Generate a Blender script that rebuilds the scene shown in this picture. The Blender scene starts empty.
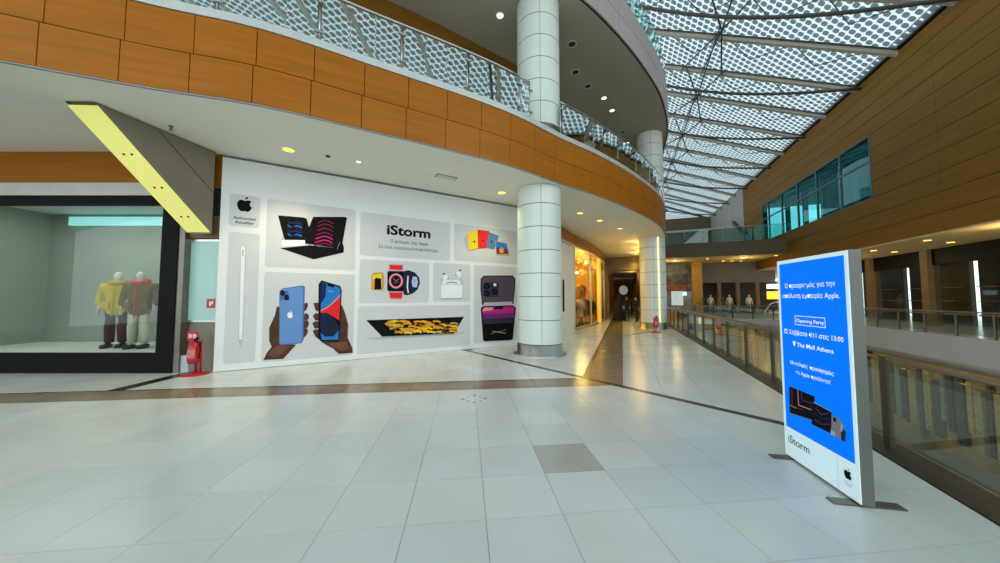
import bpy, bmesh, math, random
from mathutils import Vector, Matrix
random.seed(7)
S = bpy.context.scene
COL = S.collection

# ------------------------------------------------------------------ camera
F, HORIZON, EYE = 320.0, 298.0, 1.6
TILT = math.atan((HORIZON - 281.5) / F)
cam_data = bpy.data.cameras.new('camera')
cam_data.sensor_width = 36.0
cam_data.lens = 36.0 * F / 1000.0
cam_data.clip_start = 0.05
cam_data.clip_end = 400
cam = bpy.data.objects.new('camera', cam_data)
COL.objects.link(cam)
cam.location = (0, 0, EYE)
cam.rotation_euler = (math.pi / 2 + TILT, 0, 0)
S.camera = cam

# ------------------------------------------------------------------ world (bright overcast sky), exposure
W = bpy.data.worlds.new('overcast_sky')
S.world = W
W.use_nodes = True
wn, wl = W.node_tree.nodes, W.node_tree.links
wn.clear()
w_out = wn.new('ShaderNodeOutputWorld')
w_bg = wn.new('ShaderNodeBackground')
w_tc = wn.new('ShaderNodeTexCoord')
w_ns = wn.new('ShaderNodeTexNoise')
w_ns.inputs['Scale'].default_value = 3.0
w_rp = wn.new('ShaderNodeValToRGB')
w_rp.color_ramp.elements[0].color = (0.80, 0.93, 1.0, 1)
w_rp.color_ramp.elements[1].color = (0.97, 1.0, 1.0, 1)
wl.new(w_tc.outputs['Generated'], w_ns.inputs['Vector'])
wl.new(w_ns.outputs['Fac'], w_rp.inputs['Fac'])
wl.new(w_rp.outputs['Color'], w_bg.inputs['Color'])
w_bg.inputs['Strength'].default_value = 2.1
wl.new(w_bg.outputs['Background'], w_out.inputs['Surface'])
S.view_settings.view_transform = 'Standard'
S.view_settings.look = 'None'
S.view_settings.gamma = 1.0
S.view_settings.use_curve_mapping = False
S.view_settings.exposure = 0.15

# ------------------------------------------------------------------ photograph geometry helpers
def ray(px, py):
    x = (px - 500) / F; z = -(py - 281.5) / F
    return Vector((x, math.cos(TILT) - z * math.sin(TILT), math.sin(TILT) + z * math.cos(TILT)))
def at_z(px, py, z):
    r = ray(px, py); t = (z - EYE) / r.z
    return Vector((r.x * t, r.y * t, z))
DT, DW = Vector((0.357, 0.934, 0)).normalized(), Vector((0.934, -0.357, 0)).normalized()
def TW(t, w, z=0.0):                        # mall axis (t along the corridor, w across it)
    p = DT * t + DW * w
    return Vector((p.x, p.y, z))
class Plane:                                # a vertical plane: u along it, z up
    def __init__(s, o, u):
        s.o = Vector((o[0], o[1], 0)); s.u = Vector((u[0], u[1], 0)).normalized()
        s.n = Vector((s.u.y, -s.u.x, 0))
        if s.n.dot(s.o) > 0: s.n = -s.n     # faces the viewer
    def uz(s, px, py):
        r = ray(px, py)
        t = s.o.dot(s.n) / (r.x * s.n.x + r.y * s.n.y)
        p = Vector((r.x * t, r.y * t, 0)) - s.o
        return p.dot(s.u), EYE + r.z * t
    def pt(s, u, z, off=0.0):
        p = s.o + s.u * u + s.n * off
        return Vector((p.x, p.y, z))

# ------------------------------------------------------------------ materials
MATS = {}
def srgb(c):
    return tuple(((v / 255.0) / 12.92 if v / 255.0 <= 0.04045 else ((v / 255.0 + 0.055) / 1.055) ** 2.4) for v in c)
def pm(name, col, rough=0.5, var=0.06, scale=3.0, metal=0.0, emit=0.0, bump=0.0, stretch=(1, 1, 1), spec=0.5, rvar=0.0, detail=3.0):
    if name in MATS: return MATS[name]
    m = bpy.data.materials.new(name); m.use_nodes = True
    n, l = m.node_tree.nodes, m.node_tree.links
    b = n['Principled BSDF']
    c = srgb(col)
    g = n.new('ShaderNodeNewGeometry')
    mp = n.new('ShaderNodeMapping'); mp.inputs['Scale'].default_value = stretch
    ns = n.new('ShaderNodeTexNoise'); ns.inputs['Scale'].default_value = scale; ns.inputs['Detail'].default_value = detail
    rp = n.new('ShaderNodeValToRGB')
    rp.color_ramp.elements[0].position = 0.3; rp.color_ramp.elements[1].position = 0.7
    rp.color_ramp.elements[0].color = tuple(max(0, v * (1 - var)) for v in c) + (1,)
    rp.color_ramp.elements[1].color = tuple(min(1, v * (1 + var)) for v in c) + (1,)
    l.new(g.outputs['Position'], mp.inputs['Vector']); l.new(mp.outputs['Vector'], ns.inputs['Vector'])
    l.new(ns.outputs['Fac'], rp.inputs['Fac']); l.new(rp.outputs['Color'], b.inputs['Base Color'])
    b.inputs['Roughness'].default_value = rough
    b.inputs['Metallic'].default_value = metal
    b.inputs['Specular IOR Level'].default_value = spec
    if rvar:
        mr = n.new('ShaderNodeMapRange')
        mr.inputs['To Min'].default_value = max(0.02, rough - rvar); mr.inputs['To Max'].default_value = rough + rvar
        l.new(ns.outputs['Fac'], mr.inputs['Value']); l.new(mr.outputs['Result'], b.inputs['Roughness'])
    if bump:
        bp = n.new('ShaderNodeBump'); bp.inputs['Strength'].default_value = bump; bp.inputs['Distance'].default_value = 0.01
        l.new(ns.outputs['Fac'], bp.inputs['Height']); l.new(bp.outputs['Normal'], b.inputs['Normal'])
    if emit:
        l.new(rp.outputs['Color'], b.inputs['Emission Color']); b.inputs['Emission Strength'].default_value = emit
    MATS[name] = m
    return m
def glass(name, tint, refl, rough=0.01, sheen=(0.92, 0.97, 0.97), power=4.0):
    if name in MATS: return MATS[name]
    m = bpy.data.materials.new(name); m.use_nodes = True
    n, l = m.node_tree.nodes, m.node_tree.links
    n.clear()
    o = n.new('ShaderNodeOutputMaterial'); mx = n.new('ShaderNodeMixShader')
    tr = n.new('ShaderNodeBsdfTransparent'); tr.inputs['Color'].default_value = (*tint, 1)
    gl = n.new('ShaderNodeBsdfGlossy'); gl.inputs['Roughness'].default_value = rough
    gl.inputs['Color'].default_value = (*sheen, 1)
    fr = n.new('ShaderNodeLayerWeight'); fr.inputs['Blend'].default_value = 0.5
    pw = n.new('ShaderNodeMath'); pw.operation = 'POWER'; pw.inputs[1].default_value = power
    l.new(fr.outputs['Facing'], pw.inputs[0])
    ad = n.new('ShaderNodeMath'); ad.operation = 'ADD'; ad.use_clamp = True
    ad.inputs[1].default_value = refl
    l.new(pw.outputs[0], ad.inputs[0]); l.new(ad.outputs[0], mx.inputs['Fac'])
    l.new(tr.outputs[0], mx.inputs[1]); l.new(gl.outputs[0], mx.inputs[2]); l.new(mx.outputs[0], o.inputs['Surface'])
    MATS[name] = m
    return m
def roof_film(name):                        # translucent foil printed with rows of dark dots
    m = bpy.data.materials.new(name); m.use_nodes = True
    n, l = m.node_tree.nodes, m.node_tree.links
    n.clear()
    def math_(op, a, b=None, c=None):
        k = n.new('ShaderNodeMath'); k.operation = op
        for i, v in enumerate((a, b, c)):
            if v is None: continue
            if isinstance(v, (int, float)): k.inputs[i].default_value = v
            else: l.new(v, k.inputs[i])
        return k.outputs[0]
    uv = n.new('ShaderNodeUVMap'); uv.uv_map = 'UVMap'
    sx = n.new('ShaderNodeSeparateXYZ'); l.new(uv.outputs['UV'], sx.inputs[0])
    P = 0.33
    v = math_('DIVIDE', sx.outputs['Y'], P)
    row = math_('FLOOR', v)
    odd = math_('MULTIPLY', math_('MODULO', math_('ABSOLUTE', row), 2.0), 0.5)
    u = math_('ADD', math_('DIVIDE', sx.outputs['X'], P * 1.15), odd)
    fu = math_('SUBTRACT', math_('FRACT', u), 0.5)
    fv = math_('SUBTRACT', math_('FRACT', v), 0.5)
    fu = math_('ADD', fu, math_('MULTIPLY', fv, 0.35))
    d = math_('ADD', math_('POWER', math_('ABSOLUTE', fu), 2.6), math_('MULTIPLY', math_('POWER', math_('ABSOLUTE', fv), 2.6), 0.62))
    dot = math_('LESS_THAN', d, 0.076)
    tr = n.new('ShaderNodeBsdfTransparent'); tr.inputs['Color'].default_value = (0.32, 0.39, 0.41, 1)
    tl = n.new('ShaderNodeBsdfTranslucent'); tl.inputs['Color'].default_value = (0.60, 0.70, 0.73, 1)
    df = n.new('ShaderNodeBsdfTranslucent'); df.inputs['Color'].default_value = (0.075, 0.088, 0.092, 1)
    clear = n.new('ShaderNodeMixShader'); clear.inputs['Fac'].default_value = 0.22
    l.new(tr.outputs[0], clear.inputs[1]); l.new(tl.outputs[0], clear.inputs[2])
    mx = n.new('ShaderNodeMixShader'); l.new(dot, mx.inputs['Fac'])
    l.new(clear.outputs[0], mx.inputs[1]); l.new(df.outputs[0], mx.inputs[2])
    o = n.new('ShaderNodeOutputMaterial'); l.new(mx.outputs[0], o.inputs['Surface'])
    return m
def lamp_mat(name, col, strength):
    return pm(name, col, 0.4, 0.02, 2.0, emit=strength)

M_WOOD = pm('honey_veneer', (164, 99, 14), 0.4, 0.12, 2.2, stretch=(0.35, 0.35, 7), spec=0.2)
M_WOOD_R = pm('brown_veneer_cladding', (118, 84, 26), 0.6, 0.14, 1.6, stretch=(0.3, 0.3, 6), spec=0.15)
M_DARK = pm('shadow_gap', (38, 34, 30), 0.7)
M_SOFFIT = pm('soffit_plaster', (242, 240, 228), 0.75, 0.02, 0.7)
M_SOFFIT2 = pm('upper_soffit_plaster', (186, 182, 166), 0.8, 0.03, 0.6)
M_WHITE = pm('white_paint', (232, 234, 230), 0.55, 0.02, 1.5)
M_LEDGE = pm('pale_metal_ledge', (205, 210, 205), 0.35, 0.03, 4, metal=0.3)
M_STEEL = pm('brushed_steel', (190, 192, 190), 0.28, 0.06, 8, metal=0.95, stretch=(1, 1, 0.1))
M_STEEL_D = pm('dark_brushed_steel', (120, 116, 108), 0.35, 0.08, 6, metal=0.8)
M_COL = pm('column_panel_enamel', (222, 232, 224), 0.32, 0.025, 1.2, spec=0.5)
M_LILAC = pm('grey_lilac_panel', (176, 166, 166), 0.45, 0.03, 1.0)
M_RAILGLASS = glass('balustrade_glass', (0.80, 0.90, 0.88), 0.42)
M_LOWGLASS = glass('clear_balustrade_glass', (0.80, 0.86, 0.82), 0.05)
M_SHOPGLASS = glass('shop_glass', (0.90, 0.94, 0.92), 0.015, power=5.0)
M_TEALGLASS = glass('teal_window_glass', (0.26, 0.60, 0.62), 0.02, sheen=(0.35, 0.62, 0.64), power=5.0)
M_FILM = roof_film('dotted_roof_foil')
M_BEAM = pm('pale_roof_steel', (188, 182, 172), 0.5, 0.05, 3)
M_TUBE = pm('dark_roof_tube', (74, 74, 72), 0.5, 0.08, 3)
M_BLACK = pm('black_frame', (10, 10, 10), 0.5, 0.1, 4, spec=0.12)
M_GROUT = pm('floor_grout', (146, 148, 143), 0.7, 0.08, 5)
M_GREYWALL = pm('grey_render', (150, 148, 144), 0.7, 0.04, 1.2)
M_DARKWALL = pm('dark_taupe_band', (92, 80, 58), 0.6, 0.06, 1.5)
M_RED = pm('red_enamel', (190, 18, 26), 0.3, 0.05, 4)
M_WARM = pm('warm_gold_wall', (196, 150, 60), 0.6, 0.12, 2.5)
M_TILES = [pm('floor_tile_%s' % k, c, 0.22, 0.045, 1.3, rvar=0.09, spec=0.45, bump=0.01) for k, c in
           (('pale', (216, 221, 217)), ('cool', (211, 217, 214)), ('warm', (214, 218, 213)), ('mint', (209, 216, 212)))]
M_TILE_GREY = pm('floor_tile_greyed', (184, 182, 174), 0.25, 0.06, 2.0, rvar=0.08)
M_BAND = pm('brown_stone_band', (142, 124, 102), 0.2, 0.14, 3.0, rvar=0.06)
M_LINE = pm('dark_stone_line', (44, 42, 38), 0.25, 0.2, 5.0)
M_LAMP_ON = lamp_mat('warm_lamp_lens', (255, 208, 70), 2.4)
M_LAMP_WHITE = lamp_mat('white_lamp_lens', (255, 246, 220), 3.5)
M_LAMP_OFF = pm('dark_lamp_lens', (60, 58, 52), 0.4)

# ------------------------------------------------------------------ mesh helpers
class MB:
    def __init__(s): s.v, s.f, s.mi, s.sm = [], [], [], []
    def add(s, verts, faces, mi=0, smooth=False):
        o = len(s.v)
        s.v += [Vector(p) for p in verts]
        for f in faces:
            s.f.append([i + o for i in f]); s.mi.append(mi); s.sm.append(smooth)
        return s
    def box(s, lo, hi, mi=0):
        (x0, y0, z0), (x1, y1, z1) = lo, hi
        return s.add([(x0, y0, z0), (x1, y0, z0), (x1, y1, z0), (x0, y1, z0), (x0, y0, z1), (x1, y0, z1), (x1, y1, z1), (x0, y1, z1)],
                     [(0, 3, 2, 1), (4, 5, 6, 7), (0, 1, 5, 4), (1, 2, 6, 5), (2, 3, 7, 6), (3, 0, 4, 7)], mi)
    def hexa(s, p, mi=0):                   # 8 points: bottom ring, top ring
        return s.add(p, [(0, 3, 2, 1), (4, 5, 6, 7), (0, 1, 5, 4), (1, 2, 6, 5), (2, 3, 7, 6), (3, 0, 4, 7)], mi)
    def wbox(s, pl, u0, u1, z0, z1, o0, o1, mi=0):      # box on a vertical Plane
        return s.hexa([pl.pt(u0, z0, o0), pl.pt(u1, z0, o0), pl.pt(u1, z0, o1), pl.pt(u0, z0, o1),
                       pl.pt(u0, z1, o0), pl.pt(u1, z1, o0), pl.pt(u1, z1, o1), pl.pt(u0, z1, o1)], mi)
    def tbox(s, t0, t1, w0, w1, z0, z1, mi=0):          # box in mall axes
        return s.hexa([TW(t0, w0, z0), TW(t0, w1, z0), TW(t1, w1, z0), TW(t1, w0, z0),
                       TW(t0, w0, z1), TW(t0, w1, z1), TW(t1, w1, z1), TW(t1, w0, z1)], mi)
    def prism(s, pts, z0, z1, mi=0):
        n = len(pts)
        v = [(p[0], p[1], z0) for p in pts] + [(p[0], p[1], z1) for p in pts]
        return s.add(v, [list(range(n))[::-1], list(range(n, 2 * n))] + [(i, (i + 1) % n, n + (i + 1) % n, n + i) for i in range(n)], mi)
    def lathe(s, prof, seg=24, c=(0, 0, 0), mi=0, sx=1.0, sy=1.0, a0=0.0, a1=None, caps=True):
        full = a1 is None
        a1 = a0 + 2 * math.pi if full else a1
        k = seg if full else seg + 1
        v = []
        for r, z in prof:
            for i in range(k):
                a = a0 + (a1 - a0) * i / seg
                v.append((c[0] + r * sx * math.cos(a), c[1] + r * sy * math.sin(a), c[2] + z))
        f = []
        for j in range(len(prof) - 1):
            for i in range(seg):
                i2 = (i + 1) % k
                f.append((j * k + i, j * k + i2, (j + 1) * k + i2, (j + 1) * k + i))
        s.add(v, f, mi, True)
        if full and caps:
            m = len(prof) - 1
            if prof[0][0] > 1e-4: s.add(v[:k], [list(range(k))[::-1]], mi)
            if prof[m][0] > 1e-4: s.add(v[m * k:], [list(range(k))], mi)
        return s
    def tube(s, pts, r, seg=8, mi=0):
        pts = [Vector(p) for p in pts]
        v, f = [], []
        rr = r if isinstance(r, (list, tuple)) else [r] * len(pts)
        for i, p in enumerate(pts):
            d = (pts[min(i + 1, len(pts) - 1)] - pts[max(i - 1, 0)])
            d = d.normalized() if d.length > 1e-9 else Vector((0, 0, 1))
            a = d.cross(Vector((0, 0, 1)))
            a = a.normalized() if a.length > 1e-3 else Vector((1, 0, 0))
            b = d.cross(a)
            for k in range(seg):
                t = 2 * math.pi * k / seg
                v.append(p + (a * math.cos(t) + b * math.sin(t)) * rr[i])
        for i in range(len(pts) - 1):
            for k in range(seg):
                k2 = (k + 1) % seg
                f.append((i * seg + k, i * seg + k2, (i + 1) * seg + k2, (i + 1) * seg + k))
        f.append(list(range(seg))[::-1]); f.append(list(range((len(pts) - 1) * seg, len(pts) * seg)))
        return s.add(v, f, mi, seg > 5)
    def poly(s, pl, uz, off, mi=0):         # flat print on a vertical Plane
        return s.add([pl.pt(u, z, off) for u, z in uz], [list(range(len(uz)))], mi)
    def disc(s, pl, u, z, ru, rz, off, mi=0, seg=20):
        return s.poly(pl, [(u + ru * math.cos(2 * math.pi * i / seg), z + rz * math.sin(2 * math.pi * i / seg)) for i in range(seg)], off, mi)
    def ball(s, c, r, mi=0, seg=12, sz=1.0):
        prof = [(max(1e-5, r * math.sin(math.pi * i / 8)), -r * sz * math.cos(math.pi * i / 8)) for i in range(9)]
        return s.lathe(prof, seg, c, mi, caps=False)
    def mesh(s, name, mats, origin=(0, 0, 0)):
        o = Vector(origin)
        me = bpy.data.meshes.new(name)
        me.from_pydata([tuple(p - o) for p in s.v], [], s.f)
        for m in (mats if isinstance(mats, (list, tuple)) else [mats]): me.materials.append(m)
        for p, mi, sm in zip(me.polygons, s.mi, s.sm):
            p.material_index = mi; p.use_smooth = sm
        bm = bmesh.new(); bm.from_mesh(me)
        closed = all(len(e.link_faces) == 2 for e in bm.edges)
        if closed: bmesh.ops.recalc_face_normals(bm, faces=bm.faces)
        bm.to_mesh(me); bm.free()
        me.update()
        return me
    def build(s, name, mats, parent=None, origin=None, bevel=0.0):
        base = Vector((0, 0, 0))
        p = parent
        while p is not None: base += p.location; p = p.parent
        if origin is None: origin = base
        o = link(name, s.mesh(name, mats, origin), parent)
        o.location = Vector(origin) - base
        if bevel:
            b = o.modifiers.new('edge', 'BEVEL'); b.width = bevel; b.segments = 2; b.limit_method = 'ANGLE'
        return o
def link(name, me, parent=None):
    o = bpy.data.objects.new(name, me); COL.objects.link(o); o.parent = parent
    return o
def tag(o, label=None, cat=None, group=None, kind=None):
    if label: o['label'] = label
    if cat: o['category'] = cat
    if group: o['group'] = group
    if kind: o['kind'] = kind
    return o
def thing(name, loc, label, cat, group=None, kind=None):
    o = bpy.data.objects.new(name, None); COL.objects.link(o); o.location = loc
    o.empty_display_size = 0.2
    return tag(o, label, cat, group, kind)
def copy_tree(o, parent=None):
    c = o.copy(); COL.objects.link(c); c.parent = parent
    for ch in list(o.children): copy_tree(ch, c)
    return c

def text_mesh(body, size, bold=0.0, align='CENTER', shear=0.0):
    cu = bpy.data.curves.new('lettering', 'FONT')
    cu.body = body; cu.size = size; cu.align_x = align; cu.align_y = 'BOTTOM_BASELINE'
    cu.offset = bold * size; cu.shear = shear; cu.resolution_u = 3; cu.fill_mode = 'FRONT'
    ob = bpy.data.objects.new('lettering', cu); COL.objects.link(ob)
    dg = bpy.context.evaluated_depsgraph_get()
    me = bpy.data.meshes.new_from_object(ob.evaluated_get(dg))
    out = ([v.co.copy() for v in me.vertices], [list(p.vertices) for p in me.polygons])
    bpy.data.objects.remove(ob); bpy.data.curves.remove(cu); bpy.data.meshes.remove(me)
    return out
def put_text(mb, pl, body, u, z, size, off, mi=0, bold=0.0, width=None, align='CENTER', flip=1):
    v, f = text_mesh(body, size, bold, align)
    xs = [p.x for p in v]
    k = 1.0
    if width: k = width / max(1e-6, max(xs) - min(xs))
    mb.add([pl.pt(u + p.x * k * flip, z + p.y, off) for p in v], f, mi)
def put_letters(pl, body, u, z, size, off, mat, parent, bold=0.0, width=None, align='CENTER'):
    v, f = text_mesh(body, size, bold, align)
    k = width / max(1e-6, max(p.x for p in v) - min(p.x for p in v)) if width else 1.0
    par = list(range(len(v)))               # group the glyph faces by the span they cover along the line
    def find(i):
        while par[i] != i: par[i] = par[par[i]]; i = par[i]
        return i
    for fc in f:
        for i in fc[1:]: par[find(i)] = find(fc[0])
    isl = {}
    for fc in f: isl.setdefault(find(fc[0]), []).append(fc)
    spans = sorted([(min(v[i].x for fc in fs for i in fc), max(v[i].x for fc in fs for i in fc), fs) for fs in isl.values()], key=lambda a: a[0])
    groups = []
    for a, b, fs in spans:
        if groups and a < groups[-1][1] - 0.25 * (b - a): groups[-1][1] = max(b, groups[-1][1]); groups[-1][2] += fs
        else: groups.append([a, b, list(fs)])
    for a, b, fs in groups:
        idx = sorted({i for fc in fs for i in fc}); mp = {i: n for n, i in enumerate(idx)}
        q = MB(); q.add([pl.pt(u + v[i].x * k, z + v[i].y, off) for i in idx], [[mp[i] for i in fc] for fc in fs])
        q.build('letter', mat, parent)
def rrect(u0, u1, z0, z1, r, n=5):
    pts = []
    for cx, cz, a in ((u1 - r, z1 - r, 0), (u0 + r, z1 - r, 90), (u0 + r, z0 + r, 180), (u1 - r, z0 + r, 270)):
        for i in range(n + 1):
            t = math.radians(a + 90 * i / n)
            pts.append((cx + r * math.cos(t), cz + r * math.sin(t)))
    return pts
APPLE_BODY = [(0.02, 0.62), (0.10, 0.66), (0.22, 0.70), (0.34, 0.67), (0.43, 0.60), (0.36, 0.53), (0.31, 0.43), (0.31, 0.32), (0.36, 0.21), (0.46, 0.14),
              (0.40, -0.02), (0.30, -0.18), (0.20, -0.25), (0.10, -0.23), (0.0, -0.20), (-0.10, -0.23), (-0.20, -0.25), (-0.30, -0.19), (-0.40, -0.04),
              (-0.47, 0.14), (-0.49, 0.32), (-0.45, 0.50), (-0.36, 0.63), (-0.24, 0.69), (-0.12, 0.66)]
APPLE_LEAF = [(0.0, 0.73), (0.02, 0.83), (0.09, 0.92), (0.20, 0.97), (0.19, 0.87), (0.12, 0.78)]
def put_fruit_logo(mb, pl, u, z, h, off, mi, k=1.0):
    for shp in (APPLE_BODY, APPLE_LEAF):
        mb.poly(pl, [(u + a * h * k, z + b * h) for a, b in shp], off, mi)

# ------------------------------------------------------------------ gallery edge curve
CTRL = [Vector(p) for p in ((-24, -2.9), (-18, -0.4), (-13, 1.6), (-9.3, 3.12), (-5.65, 4.62), (-4.06, 5.15), (-2.5, 6.0), (0, 7.45), (1.7, 8.85), (3.16, 9.98), (5.0, 11.7),
                            (6.96, 13.9), (8.55, 16.4), (9.38, 18.3))] + [TW(t, 2.25).xy for t in (23, 28, 34, 40, 46, 52, 57)]
def catmull(c, per=16):
    out = []
    for i in range(len(c) - 1):
        p0, p1, p2, p3 = c[max(i - 1, 0)], c[i], c[i + 1], c[min(i + 2, len(c) - 1)]
        for k in range(per):
            t = k / per
            out.append(0.5 * ((2 * p1) + (p2 - p0) * t + (2 * p0 - 5 * p1 + 4 * p2 - p3) * t * t + (3 * p1 - p0 - 3 * p2 + p3) * t ** 3))
    return out + [c[-1]]
EDGE = catmull(CTRL)
ARC = [0.0]
for a, b in zip(EDGE, EDGE[1:]): ARC.append(ARC[-1] + (b - a).length)
LEN = ARC[-1]
def edge(s, off=0.0):                       # point on the edge at arc length s, moved outward (to the atrium) by off
    s = max(0.0, min(LEN - 1e-4, s))
    lo, hi = 0, len(ARC) - 1
    while hi - lo > 1:
        m = (lo + hi) // 2
        if ARC[m] <= s: lo = m
        else: hi = m
    k = (s - ARC[lo]) / (ARC[lo + 1] - ARC[lo])
    p = EDGE[lo].lerp(EDGE[lo + 1], k)
    a, b = EDGE[max(lo - 1, 0)], EDGE[min(lo + 2, len(EDGE) - 1)]
    d = (b - a).normalized()
    return p + Vector((d.y, -d.x)) * off
def s_near(x, y):
    return min(range(len(EDGE)), key=lambda i: (EDGE[i] - Vector((x, y))).length)
def curved(mb, s0, s1, o0, o1, z0, z1, n=3, mi=0):
    v = []
    for i in range(n + 1):
        s = s0 + (s1 - s0) * i / n
        a, b = edge(s, o0), edge(s, o1)
        v += [(a.x, a.y, z0), (b.x, b.y, z0), (b.x, b.y, z1), (a.x, a.y, z1)]
    f = [(0, 1, 2, 3), (4 * n + 3, 4 * n + 2, 4 * n + 1, 4 * n)]
    for i in range(n):
        for k in range(4):
            f.append((4 * i + k, 4 * i + 4 + k, 4 * i + 4 + (k + 1) % 4, 4 * i + (k + 1) % 4))
    return mb.add(v, f, mi)
COL1, COL2 = Vector((1.165, 9.42, 0)), Vector((8.20, 17.15, 0))
COLR = 0.64

# ================================================================== STRUCTURE: floors
fl = thing('floor', (0, 0, 0), 'pale polished stone floor of the mall with brown bands', 'floor', kind='structure')
near = MB()
rail_w = 2.75
near.prism([TW(-30, rail_w).xy, TW(57, rail_w).xy, (-24, 62), (-24, -38)], -0.4, -0.012)
near.build('base_slab', M_GROUT, fl)
ang = math.radians(6.0)
E1, E2 = Vector((math.cos(ang), math.sin(ang))), Vector((-math.sin(ang), math.cos(ang)))
def AB(a, b): return E1 * a + E2 * b
def clip(poly, n, c):                       # keep n.p <= c
    out = []
    for i in range(len(poly)):
        p, q = poly[i], poly[(i + 1) % len(poly)]
        dp, dq = n.dot(p) - c, n.dot(q) - c
        if dp <= 0: out.append(p)
        if dp * dq < 0: out.append(p.lerp(q, dp / (dp - dq)))
    return out
def area(p): return 0.5 * abs(sum(p[i].x * p[(i + 1) % len(p)].y - p[(i + 1) % len(p)].x * p[i].y for i in range(len(p)))) if len(p) > 2 else 0
LA, LC = Vector((-1.26, 10.15)), Vector((3.62, 4.16))
LD = (LC - LA).normalized(); LN = Vector((-LD.y, LD.x))
if LN.dot(Vector((0, 0)) - LA) > 0: LN = -LN    # points away from the viewer
LCONST = LN.dot(LA)
W2 = DW.xy
BAND0, BAND1 = 5.71, 6.275
GA, GB, A0, B0 = 0.572, 0.5525, 0.722, 2.947
tile_meshes = []
for m in M_TILES + [M_TILE_GREY]:
    q = MB(); g = 0.0018
    q.prism([AB(g, g), AB(GA - g, g), AB(GA - g, GB - g), AB(g, GB - g)], -0.012, 0.0)
    tile_meshes.append(q.mesh('tile', m))
cells = []
for i in range(-26, 16):
    for j in range(-9, 5):
        a, b = A0 + i * GA, B0 + j * GB
        c = AB(a + GA / 2, b + GB / 2)
        if c.y < 0.9 or abs(c.x) > 1.72 * c.y + 0.5: continue
        cells.append((c.length, i, j, a, b))
cells.sort()
made = 0
far_stuff = MB()
rnd = random.Random(3)
def pick():
    return rnd.choices(range(4), (5, 4, 3, 3))[0]
for d, i, j, a, b in cells:
    g = 0.0018
    poly = [AB(a + g, b + g), AB(a + GA - g, b + g), AB(a + GA - g, b + GB - g), AB(a + g, b + GB - g)]
    full = area(poly)
    p2 = clip(poly, E2, BAND0 - 0.003)
    p2 = clip(p2, LN, LCONST - 0.075) if len(p2) > 2 else p2
    p2 = clip(p2, W2, 2.44) if len(p2) > 2 else p2
    ar = area(p2)
    if ar < 0.004: continue
    k = 4 if (i, j) == (0, 0) else pick()
    if made >= 300:
        far_stuff.prism(p2, -0.012, 0.0, k); continue
    made += 1
    if ar > 0.999 * full:
        t_ = link('tile', tile_meshes[k], fl); o_ = AB(a, b); t_.location = (o_.x, o_.y, 0)
    else:
        q = MB(); q.prism(p2, -0.012, 0.0); q.build('tile', (M_TILES + [M_TILE_GREY])[k], fl)
def grid(o, ex, ey, na, nb, sa, sb, clips, mi=None):
    for i in range(*na):
        for j in range(*nb):
            g = 0.0025
            poly = [o + ex * (i * sa + g) + ey * (j * sb + g), o + ex * ((i + 1) * sa - g) + ey * (j * sb + g),
                    o + ex * ((i + 1) * sa - g) + ey * ((j + 1) * sb - g), o + ex * (i * sa + g) + ey * ((j + 1) * sb - g)]
            for n, c in clips:
                if len(poly) > 2: poly = clip(poly, n, c)
            if area(poly) > 0.004: far_stuff.prism(poly, -0.012, 0.0, pick() if mi is None else mi)
X1 = Vector((1, 0))
OAB = AB(A0, B0)
# triangle between band, dark line and hoarding; strip before the corner shop; floor behind the viewer
grid(OAB, E1, E2, (-16, 4), (5, 16), GA, GB, [(-E2, -BAND1), (LN, LCONST - 0.075), (-X1, 6.52), (X1, 4)])
grid(OAB, E1, E2, (-40, -8), (5, 12), GA, GB, [(-E2, -BAND1), (X1, -6.81)])
grid(OAB, E1, E2, (-30, 20), (-22, -3), GA, GB, [(E2, B0 - 3 * GB), (Vector((0, 1)), 0.62), (W2, 2.44)])
# corridor tiles
T2 = DT.xy
TS = 0.62
grid(Vector((0, 0)), T2, W2, (-2, 90), (-7, 0), TS, TS, [(-LN, -LCONST - 0.075), (W2, -0.80)])
grid(Vector((0, 0)), T2, W2, (-2, 90), (-1, 5), TS, TS, [(-LN, -LCONST - 0.075), (-W2, 0.02), (W2, 2.44)])
far_stuff.build('tile_field', M_TILES + [M_TILE_GREY], fl)['kind'] = 'stuff'
# brown bands and dark inlay lines
def strip(name, m, p, q, halfw, z=0.001, clips=()):
    p, q = Vector(p), Vector(q); d = (q - p).normalized(); n = Vector((-d.y, d.x)) * halfw
    poly = [p - n, q - n, q + n, p + n]
    for nn, c in clips: poly = clip(poly, nn, c)
    mb = MB(); mb.prism(poly, -0.012, z)
    return mb.build(name, m, fl)
bm_ = 0.5 * (BAND0 + BAND1)
nb_ = 21
xa = -18.0
while xa < 3.2:                             # the band is laid in long slabs
    strip('band_slab', M_BAND, AB(xa + 0.002, bm_), AB(xa + 1.13, bm_), 0.28, 0.0, [(LN, LCONST - 0.07)])
    xa += 1.134
    if LN.dot(AB(xa, BAND0)) > LCONST - 0.07: break
strip('inlay_line', M_LINE, AB(-18, BAND1 + 0.01), AB(2.2, BAND1 + 0.01), 0.022, 0.0005, [(LN, LCONST - 0.07)])
strip('inlay_line', M_LINE, LA - LD * 0.2, LC + LD * 2.2, 0.07, 0.0005, [(W2, 2.44)])
strip('inlay_line', M_LINE, (-6.665, 5.55), (-6.665, 6.95), 0.14, 0.0005, [(-E2, -BAND1)])
tt = 4.0
while tt < 56:
    q = MB(); poly = [TW(tt, -0.68).xy, TW(tt + 1.196, -0.68).xy, TW(tt + 1.196, -0.02).xy, TW(tt, -0.02).xy]
    poly = clip(poly, -LN, -LCONST - 0.07)
    if area(poly) > 0.01: q.prism(poly, -0.012, 0.0); q.build('band_slab', M_BAND, fl)
    tt += 1.2
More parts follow.
